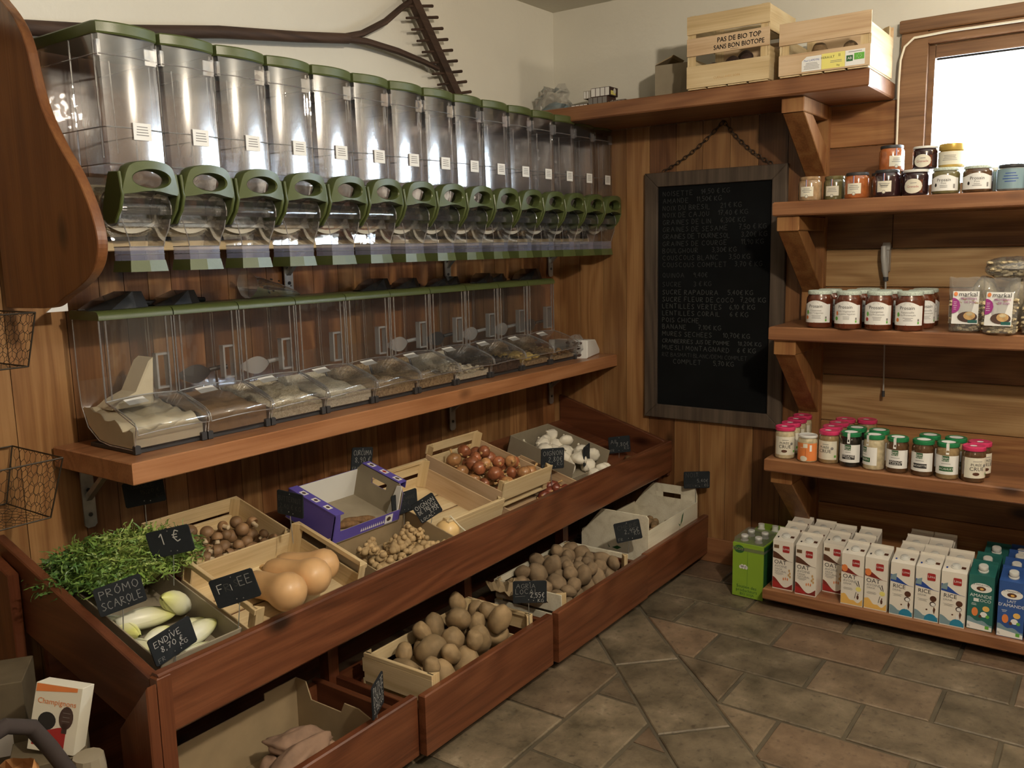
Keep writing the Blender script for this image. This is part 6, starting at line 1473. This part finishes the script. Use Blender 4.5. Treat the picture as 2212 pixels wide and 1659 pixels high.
# ------------------------------------------------------------------ highest shelf
ST = 2.0445
def top_crate(label, x, y, W, D, H, slats, loc_rot, group, text=None, stickers=False, side=None, pinkmid=False):
    """front faces -x; W along y, D along x"""
    t = thing('fruit_crate', label, 'crate', (x, y, ST+.001), (0, 0, loc_rot), group)
    for k, (z0, z1) in enumerate(slats):
        for xx in (-D/2, D/2-.006):
            mb = MB(); mb.box(xx, xx+.006, -W/2, W/2, z0, z1, W_PINK_Y if (pinkmid and k == 1) or stickers else W_PALE_Y, .001)
            if xx < 0 and text and k == 1:
                A = face_art(mb, -D/2-.0002); [(A.text(BLACK, 'PAS DE BIO TOP', .045+e_, z0+(z1-z0)*.68+e_, .0255, 1, .92), A.text(BLACK, 'SANS BON BIOTOPE', .045+e_, z0+(z1-z0)*.28+e_, .0240, 1, .90)) for e_ in (0, .0008)]; A.rect(BLACK, .012, z0+(z1-z0)*.08, .045, z0+(z1-z0)*.10, 1)
            if xx < 0 and text and k == 0:
                A = face_art(mb, -D/2-.0002); A.text(PAPERY, 'CUEILLI AVEC SOIN', .0, z0+(z1-z0)*.35, .012, 1)
            if xx < 0 and stickers and k == 0:
                A = face_art(mb, -D/2-.0002)
                A.poly(PAPER, [(-.075, .012), (-.006, .012), (-.006, .062), (-.058, .062), (-.075, .048)], 1); A.text(BLUEI, 'Paul LAPEYRE', -.040, .048, .0095, 2); A.lines(GREYINK, -.040, .029, .055, .024, 5, 2)
                A.rect(YELLOWI, -.005, .012, .075, .064, 1); A.text(BLACK, 'HERAULT', .016, .050, .011, 2); A.text(BLACK, 'II', .056, .053, .014, 2); A.lines(GREYINK, .045, .034, .05, .010, 2, 2); A.text(BLACK, '5kg', .052, .020, .008, 2)
                A.rect(PAPER, .076, .012, .142, .064, 1); A.rect(DKGREEN, .080, .027, .102, .047, 2); A.text(PAPER, 'AB', .091, .037, .012, 3); A.rect(GRASSI, .106, .030, .140, .052, 2); A.lines(GREYINK, .109, .058, .05, .006, 1, 2)
                for q in range(7): A.ell(PAPER, .123+.008*cos(q*.9), .041+.006*sin(q*.9), .0010, .0010, 3, 6)
            mb.build('slat', t)
    for yy_ in (-W/2, W/2-.008):
        for z0, z1 in (side or [(0.004, H*.52)]):
            mb = MB(); mb.box(-D/2+.007, D/2-.007, yy_, yy_+.008, z0, z1, W_PALE_X, .001); mb.build('end_board', t)
    for sx in (-1, 1):
        for sy in (-1, 1):
            mb = MB(); a, b = sx*(D/2-.0065), sy*(W/2-.009); mb.prism([(a, b), (a-sx*.026, b), (a, b-sy*.026)], .004, H, W_PALE_Z, .001); mb.build('corner_post', t)
    mb = MB()
    for k in range(4): mb.box(-D/2+.002, D/2-.002, -W/2+W*k/4+.005, -W/2+W*(k+1)/4-.005, .0005, .0045, W_PALE_X)
    mb.build('bottom_boards', t); return t
ca = top_crate('tall slatted crate stamped with black lettering on the highest shelf', -.262, -1.036, .325, .29, .275, [(.006, .088), (.125, .190), (.205, .272)], 0, 'crates on the highest shelf', text=True, pinkmid=True, side=[(.005, .125), (.18, .27)])
cb = top_crate('slatted crate with white, yellow and green stickers beside the window', -.245, -1.395, .318, .33, .190, [(.006, .078), (.112, .188)], 0, 'crates on the highest shelf', stickers=True, side=[(.005, .150)])
dr = potato_protos(DARKROOT, 2, 'beetroot', (1.1, 1, .95), .026, .1, 7)
so_ = pack(30, .28, .25, .022, .032, .006, 14, tries=8)
o_ = place(dr, [(b, a, c, r) for a, b, c, r in so_], Matrix.Translation(ca.location), 3)
order_words(o_, 'dark earthy root', 'root vegetable', 'dark roots in the stamped crate', 'seen through the stamped crate', 6)
so_ = pack(16, .28, .27, .022, .030, .006, 15, tries=8)
cw = potato_protos(WALNUT, 1, 'brown_root', (1.1, 1, .95), .026, .1, 7)
o_ = place(cw, [(b, a, c+.03, r) for a, b, c, r in so_], Matrix.Translation(cb.location), 3)
order_words(o_, 'brown root', 'root vegetable', 'brown roots in the sticker crate', 'inside the stickered crate', 5)
t = thing('cardboard_box', 'folded cardboard box behind the stamped crate on the highest shelf', 'box', (-.155, -.735, ST), (0, 0, .1))
mb = MB(); mb.box(-.07, .07, -.09, .09, 0, .15, KRAFTG, .001); mb.build('body', t)
mb = MB(); mb.prism([(.09, .15), (.085, .155), (.01, .185), (.02, .176)], -.07, .07, KRAFT, 0, 'x'); mb.build('flap', t)
def tea_box(y, x, z, w, h, d, style, label):
    t = thing('tea_box', label, 'box', (x, y, ST+z), (0, 0, 0), 'small printed boxes on the highest shelf')
    mb = MB(); mb.box(0, d, -w/2, w/2, 0, h, DARKROOT if style else KRAFTG, .0005); A = face_art(mb); n = 4
    for k in range(n): A.rect(PAPER if style != 3 else GREYINK, -w/2+w*k/n+.0015, .002, -w/2+w*(k+1)/n-.0015, h-.002, 1)
    B = Art(mb, lambda u, v, l: (u, -w/2-.0003-l, v)); B.rect(YELLOWI, .01, .005, d-.02, h*.6, 1); B.ell(CREAM, d*.6, h*.6, .012, .012, 2)
    mb.build('printed_carton', t)
TBX = [(-.262, -.20, 0, .085, .042, .07, 1, 'lowest left white ribbed tea box near the corner'), (-.362, -.21, 0, .095, .062, .08, 3, 'grey tea box at the bottom middle of the stack'), (-.306, -.19, .063, .055, .034, .07, 0, 'plain grey box in the second layer on the left'),
       (-.372, -.205, .063, .094, .038, .075, 1, 'white ribbed tea box on top of the stack'), (-.455, -.20, 0, .075, .040, .07, 3, 'grey box right of the tea box stack'), (-.535, -.17, 0, .075, .040, .07, 1, 'ribbed tea box at the right end of the stack'), (-.185, -.20, 0, .05, .022, .06, 1, 'flat pale box partly under the plastic bag')]
for a in TBX: tea_box(*a)
t = thing('plastic_bag', 'clear plastic bag with a blue base in the corner of the highest shelf', 'bag', (-.17, -.115, ST), (0, 0, 0))
mb = MB(); mb.blob((0, 0, .035), (.05, .07, .035), BLUEP if False else GREYBL, 2, .2, 2, 1); mb.build('contents', t)
mb = MB(); mb.blob((0, .01, .065), (.06, .085, .075), FILM, 3, .5, 2.6, 8); mb.build('film', t)

# ------------------------------------------------------------------ blackboard
bbt = thing('blackboard', 'tall framed blackboard with chalk price list hanging from a chain', 'blackboard', (-.018, -.832, 1.217), (0, 0, 0))
BW, BH = .648, 1.115
mb = MB(); mb.box(-.012, -.004, -BW/2+.02, BW/2-.02, -BH/2+.02, BH/2-.02, BOARD)
R_ = random.Random(17)
lines = [('NOISETTE', '14,50 € KG', 0), ('AMANDE', '11,50€ KG', 0), ('NOIX DU BRESIL', '21 € KG', 0), ('NOIX DE CAJOU', '17,40 € KG', 0), ('GRAINES DE LIN', '6,30€ KG', 0), ('GRAINES DE SESAME', '7,50 € KG', 0), ('GRAINES DE TOURNESOL', '3,20€ KG', 0), ('GRAINES DE COURGE', '11,90 KG', 0),
         ('BOULGHOUR', '3,30€ KG', 0), ('COUSCOUS BLANC', '3,50 KG', 0), ('COUSCOUS COMPLET', '3,70 € KG', 0), ('QUINOA', '9,40€', 0), ('SUCRE', '3 € KG', 0), ('SUCRE RAPADURA', '5,40€ KG', 1), ('SUCRE FLEUR DE COCO', '7,20€ KG', 1), ('LENTILLES VERTES', '6,10 € KG', 1), ('LENTILLES CORAIL', '6 € KG', 1),
         ('POIS CHICHE', '', 1), ('BANANE', '7,10€ KG', 1), ('MURES SECHEES', '10,70€ KG', 1), ('CRANBERRIES JUS DE POMME', '18,20€ KG', 1), ('MUESLI MONTAGNARD', '6 € KG', 1), ('RIZ BASMATI BLANC/DEMI COMPLET', '', 0), ('      COMPLET', '5,70 KG', 1)]
mw = MB(); zz = BH/2-.105
for k, (a, b, br) in enumerate(lines):
    hh = .0205 if k not in (20, 22) else .0175; m_ = CHALKDIM
    wdt = mw.chalk(a, -BW/2+.085, zz, hh, CHALKFAINT if not br else CHALKDIM, y=-.0126, w=.0024, rnd=R_, space=.22 if len(a) > 19 else .34)
    if b: mw.chalk(b, min(-BW/2+.085+wdt+.03+R_.uniform(0, .03), .13), zz+.002, hh, CHALKFAINT if not br else CHALKDIM, y=-.0126, w=.0026, rnd=R_, space=.22)
    zz -= {10: .047, 11: .040, 12: .036}.get(k, .0315)
mb.M = Matrix.Identity(4); mb.build('slate_panel', bbt)
# writing faces -x: turn the -y facing strokes
mw.v = [(p[1], -p[0], p[2]) for p in mw.v]; mw.build('chalk_writing', bbt)
fwid = .062
for nm, P in (('f1', [(-BW/2, BH/2), (BW/2, BH/2), (BW/2-fwid, BH/2-fwid), (-BW/2+fwid, BH/2-fwid)]), ('f2', [(-BW/2, -BH/2), (BW/2, -BH/2), (BW/2-fwid, -BH/2+fwid), (-BW/2+fwid, -BH/2+fwid)]), ('f3', [(-BW/2, -BH/2), (-BW/2+fwid, -BH/2+fwid), (-BW/2+fwid, BH/2-fwid), (-BW/2, BH/2)]), ('f4', [(BW/2, -BH/2), (BW/2-fwid, -BH/2+fwid), (BW/2-fwid, BH/2-fwid), (BW/2, BH/2)])):
    mb = MB(); mb.prism(P, -.026, -.0, W_GREY, .0025, 'x'); mb.build('frame_board', bbt)
mb = MB()
def link_chain(P0, P1, sag=.02, n=17):
    pts = [Vector(P0).lerp(Vector(P1), i/n)-Vector((0, 0, sag*sin(pi*i/n))) for i in range(n+1)]
    for i in range(n):
        a, b = pts[i], pts[i+1]; d = (b-a); L = d.length*.68; dn_ = d.normalized(); c = (a+b)/2
        side_ = Vector((1, 0, 0)) if i % 2 else Vector((1, 0, 0)).cross(dn_).normalized()
        if i % 2 == 0: side_ = dn_.cross(Vector((1, 0, 0))).normalized()
        w_ = .0072
        ring = [c+dn_*(L*cos(2*pi*k/12))+side_*(w_*sin(2*pi*k/12)) for k in range(12)]
        mb.tube(ring, .0019, IRON, 6, closed=True)
nail = (-.008, -.04, .752); link_chain((-.008, .243, .561), nail); link_chain((-.008, -.255, .561), nail)
mb.build('chain', bbt)
mb = MB(); mb.tube([(.004, -.04, .750), (-.022, -.04, .754)], .003, IRON, 8); mb.build('nail', bbt)

# ------------------------------------------------------------------ crank handle of the shutter, cable
t = thing('shutter_crank', 'grey shutter crank handle with thin rod on the level boards', 'handle', (-.055, -1.552, 1.30))
mb = MB(); mb.box(.005, .038, -.013, .013, .03, .14, GREYP, .003); mb.box(.0, .012, -.016, .010, .115, .145, GREYP, .002); mb.build('bracket', t)
mb = MB(); mb.tube([(-.004, .006, .130), (-.012, .002, .09), (-.006, -.004, .03), (-.002, -.006, .012)], .012, GREYP, 12, radii=[.010, .012, .0115, .009]); mb.build('grip', t)
mb = MB(); mb.tube([(-.002, -.006, .012), (-.002, -.006, -.004)], .010, DARKP, 12); mb.build('ferrule', t)
mb = MB(); mb.tube([(-.001, -.006, .0), (.0, -.008, -.10), (.004, -.010, -.156)], .0035, GREYP, 8); mb.build('rod', t)
mb = MB(); mb.tube([(-.050, -1.562, 1.078), (-.050, -1.566, .86)], .0030, GREYP, 8); mb.tube([(-.050, -1.566, .862), (-.050, -1.566, .838)], .006, DARKP, 8)
tag(mb.build('crank_rod'), 'lower end of the grey crank rod below the sauce shelf', 'rod')
mb = MB(); mb.tube([(-.047, -1.578, 1.61), (-.047, -1.574, 1.80), (-.047, -1.572, 2.04), (-.049, -1.575, 2.12), (-.052, -1.588, 2.165), (-.053, -1.62, 2.192), (-.053, -1.735, 2.198), (-.053, -1.972, 2.197), (-.053, -2.6, 2.197)], .0042, CREAM, 8)
tag(mb.build('cable'), 'thin cream cable running around the window frame', 'cable')

# ------------------------------------------------------------------ wooden hay rake on the plaster
def ry(x): return -TH*x*1.0+.0-.055
t = thing('hay_rake', 'old wooden hay rake mounted high on the plaster wall', 'rake', (0, 0, 0))
def rp3(x, z): return (x, ry(x)+.002, z)
mb = MB(); mb.tube([rp3(-3.0, 1.985), rp3(-2.50, 2.040), rp3(-2.25, 2.073), rp3(-1.90, 2.133), rp3(-1.60, 2.170), rp3(-1.37, 2.203)], .018, W_RAKE, 12, radii=[.020, .020, .019, .019, .018, .018]); mb.build('handle', t)
mb = MB(); mb.tube([rp3(-1.40, 2.200), rp3(-1.30, 2.232), rp3(-1.18, 2.295), rp3(-1.09, 2.362), rp3(-1.03, 2.402)], .012, W_RAKE, 10, radii=[.014, .012, .012, .011, .010])
mb.tube([rp3(-1.40, 2.200), rp3(-1.28, 2.208), rp3(-1.12, 2.200), rp3(-.98, 2.183), rp3(-.895, 2.168)], .012, W_RAKE, 10, radii=[.014, .012, .012, .011, .010]); mb.build('fork', t)
a, b = Vector(rp3(-1.075, 2.47)), Vector(rp3(-.70, 1.965)); mb = MB(); u = (b-a).normalized()
wv = Vector((0, 1, 0)); sv = u.cross(wv).normalized()
mb.loft([[tuple(p+sv*q*.019+wv*r_*.014) for q, r_ in ((-1, -1), (1, -1), (1, 1), (-1, 1))] for p in (a, b)], W_RAKE); mb.build('head', t)
for k in range(14):
    p = a.lerp(b, (k+.35)/13.6); d_ = Vector((.98, 0, .20)).normalized()
    mb = MB(); mb.tube([tuple(p-d_*.088), tuple(p+d_*.10)], .0062, W_RAKE, 8, radii=[.0045, .0062]); mb.build('tooth', t)

# ------------------------------------------------------------------ wire baskets on the left
def basket(name, label, x0, x1, y0, y1, z0, z1, flare, seed):
    t = thing(name, label, 'basket', (0, 0, 0), group='wire baskets on the left wall')
    top = [(x0, y0, z1), (x1+flare, y0, z1), (x1+flare, y1, z1), (x0, y1, z1)]; bt = [(x0, y0+flare, z0), (x1, y0+flare, z0), (x1, y1, z0), (x0, y1, z0)]
    mb = MB(); mb.tube(top, .0022, WIRE, 6, closed=True); mb.tube(bt, .0020, WIRE, 6, closed=True)
    for p, q in zip(top, bt): mb.tube([p, q], .002, WIRE, 6)
    mb.build('frame', t)
    mb = MB()
    def net(P00, P10, P11, P01, nu, nv):
        P00, P10, P11, P01 = map(Vector, (P00, P10, P11, P01)); f = lambda a, b: P00.lerp(P10, a).lerp(P01.lerp(P11, a), b)
        for i in range(nu):
            for j in range(nv):
                o_ = .5 if j % 2 else 0; a0, a1 = (i+o_)/nu, (i+.5+o_)/nu; b0, b1 = j/nv, (j+.62)/nv; b2 = (j+1)/nv
                if a1 > 1: continue
                mb.tube([tuple(f(a0, b0)), tuple(f(a0, b1))], .0006, WIRE, 4, False)
                mb.tube([tuple(f(a0, b1)), tuple(f(a1, b2))], .0006, WIRE, 4, False)
                if a0-(.5)/nu >= 0: mb.tube([tuple(f(a0, b1)), tuple(f(a0-.5/nu, b2))], .0006, WIRE, 4, False)
    net(bt[0], bt[1], top[1], top[0], 16, 6); net(bt[1], bt[2], top[2], top[1], 9, 6); net(bt[0], bt[1], bt[2], bt[3], 16, 8)
    mb.build('wire_mesh', t)
basket('wire_basket', 'upper wire mesh basket at the left edge with a green packet', -3.0, -2.665, -.205, .035, 1.195, 1.325, .02, 1)
basket('wire_basket', 'lower wire mesh basket at the left edge, below the bin shelf', -3.0, -2.655, -.225, .035, .815, .965, .03, 2)
t = thing('snack_packet', 'green and clear packet lying in the upper wire basket', 'packet', (-2.83, -.09, 1.20)); 
mb = MB(); mb.prism([(-.12, 0), (.07, 0), (.02, .05), (-.12, .085)], -.05, .05, GRASSI, .004, 'y'); mb.build('green_film', t); mb = MB(); mb.blob((.05, 0, .055), (.085, .06, .04), FILM, 3, .3, 3, 2); mb.build('clear_film', t)
for k, (x, z) in enumerate(((-2.83, .845), (-2.79, .86), (-2.86, .875), (-2.81, .90), (-2.87, .92))):
    mb = MB(); mb.blob((0, 0, 0), (.026, .026, .026), pm('apricot_%d' % k, (.72, .50, .18), .5), 2, .05); o = mb.build('yellow_fruit', loc=(x, -.08+.03*(k % 2), z)); tag(o, 'pale yellow fruit in the lower wire basket, %s from the bottom' % ORD[k], 'fruit', 'yellow fruit in the lower basket')

mb = MB(); mb.prism([(-.045, 0), (.012, 0), (.012, .034), (-.010, .026)], -.002, .002, PAPER, 0, 'y'); tag(mb.build('paper_card', loc=(-2.500, -.055, 1.3142)), 'white card corner showing under the curved end board', 'card')
# ------------------------------------------------------------------ things beside the table, lower left
t = thing('mushroom_kit_box', 'white carton printed with mushrooms over a red band, leaning at the left', 'box', (-2.875, -.53, .375), (radians(-14), radians(6), radians(-62)))
mb = MB(); w, h, d_ = .062, .165, .05
mb.box(-w, w, 0, d_, 0, h, CREAM, .001); A = Art(mb, lambda u, v, l: (u, -.0004-l, v))
A.band(ORANGEI, -w+.002, w-.012, lambda u: h-.022+.012*(u+w)/(2*w), h-.002, 6, 1); A.text(ORANGEI, 'Champignons', .0, h*.74, .019, 2)
A.band(REDL, -w*.85, w*.55, .014, lambda u: .058+.006*sin(u*60), 8, 1); A.ell(BLACK, -.020, .075, .024, .022, 2, 18); A.ell(DARKROOT, .030, .088, .019, .028, 2, 18); A.rect(DARKROOT, .022, .05, .036, .075, 2)
for k in range(3): A.lines(GREYINK, .030, .080+.010*k, .026, .003, 1, 3)
mb.build('printed_carton', t)
SHADEBOX = pm('shade_toned_cardboard', (.11, .085, .05), .9, noise_amt=.15)  # cardboard colour darkened to stand in for the shade over this corner
t.scale = (.86, .86, .86); t.location = (-2.868, -.53, .405)
t = thing('kraft_box', 'brown cardboard box with a white sticker behind the mushroom carton', 'box', (-2.90, -.30, .245), (0, 0, radians(-35)))
mb = MB(); mb.box(-.085, .085, 0, .14, 0, .255, SHADEBOX, .002); A = Art(mb, lambda u, v, l: (u, -.0004-l, v)); A.rect(PAPER, -.02, .08, .055, .155, 1); mb.build('body', t)
mb = MB(); mb.box(-.070, .0, -.002, .002, .255, .275, SHADEBOX, .001); mb.build('flap', t)
mb = MB(); mb.box(-.075, .075, -.06, .06, 0, .098, SHADEBOX, .002); o = mb.build('cardboard_block', loc=(-2.855, -.50, .299)); o.rotation_euler.z = radians(-30); tag(o, 'shade-toned cardboard block under the printed mushroom carton', 'box')
t = thing('storage_crate', 'dark wooden crate standing on the floor under the left boxes', 'crate', (-2.98, -.45, 0), (0, 0, radians(-10)))
mb = MB()
for k in range(3): mb.box(-.20, .20, -.24, -.225, .015+.10*k, .10+.10*k, W_RED_X, .003)
mb.build('front_slats', t); mb = MB()
for k in range(3): mb.box(.185, .20, -.22, .26, .015+.10*k, .10+.10*k, W_RED_Y, .003)
mb.build('side_slats', t); mb = MB(); mb.box(-.20, .20, -.22, .26, .285, .298, W_RED_X); mb.build('lid_board', t)
mb = MB()
for sx, sy in ((-1, -1), (1, -1), (1, 1), (-1, 1)): mb.box(sx*.18-.02, sx*.18+.02, .02+sy*.22-.02, .02+sy*.22+.02, 0, .285, W_RED_Z)
mb.build('corner_posts', t)
t = thing('paper_bag', 'crumpled orange-brown paper bag at the bottom left corner', 'bag', (-2.992, -.635, .298), (0, 0, .3))
mb = MB(); n = 18; rb = random.Random(5); L = []
for i, (z, r) in enumerate(((0, .04), (.03, .05), (.07, .055), (.10, .05), (.125, .045), (.15, .05), (.172, .042))):
    L.append([(r*cos(2*pi*j/n)*(1+rb.uniform(-.13, .13)), r*sin(2*pi*j/n)*(1+rb.uniform(-.13, .13)), z+rb.uniform(-.008, .008)) for j in range(n)])
mb.loft(L, pm('orange_kraft', (.42, .20, .07), .8, noise_amt=.2), True, False); mb.build('paper', t)
t = thing('cloth_bag', 'dark cloth bag with a curved strap at the lower left', 'bag', (0, 0, 0), (0, 0, 0))
CLOTH = pm('dark_cloth', (.035, .025, .022), .95)
mb = MB(); mb.tube([(-3.14, -.66, .50), (-3.07, -.66, .558), (-3.0, -.66, .572), (-2.955, -.66, .548), (-2.925, -.66, .490), (-2.897, -.665, .425), (-2.890, -.67, .35), (-2.90, -.675, .305)], .02, CLOTH, 12, radii=[.016]*8); mb.build('strap', t)
t = thing('paper_sack', 'small beige paper sack below the mushroom carton', 'bag', (-2.835, -.625, .299), (0, 0, .2))
mb = MB(); L = []; n = 12
for z, r in ((0, .034), (.05, .036), (.09, .034), (.115, .031)): L.append([(r*cos(2*pi*j/n)*(1+rb.uniform(-.06, .06)), r*sin(2*pi*j/n)*(1+rb.uniform(-.06, .06)), z) for j in range(n)])
mb.loft(L, KRAFTG, True, True); mb.build('paper', t)
fin(None)
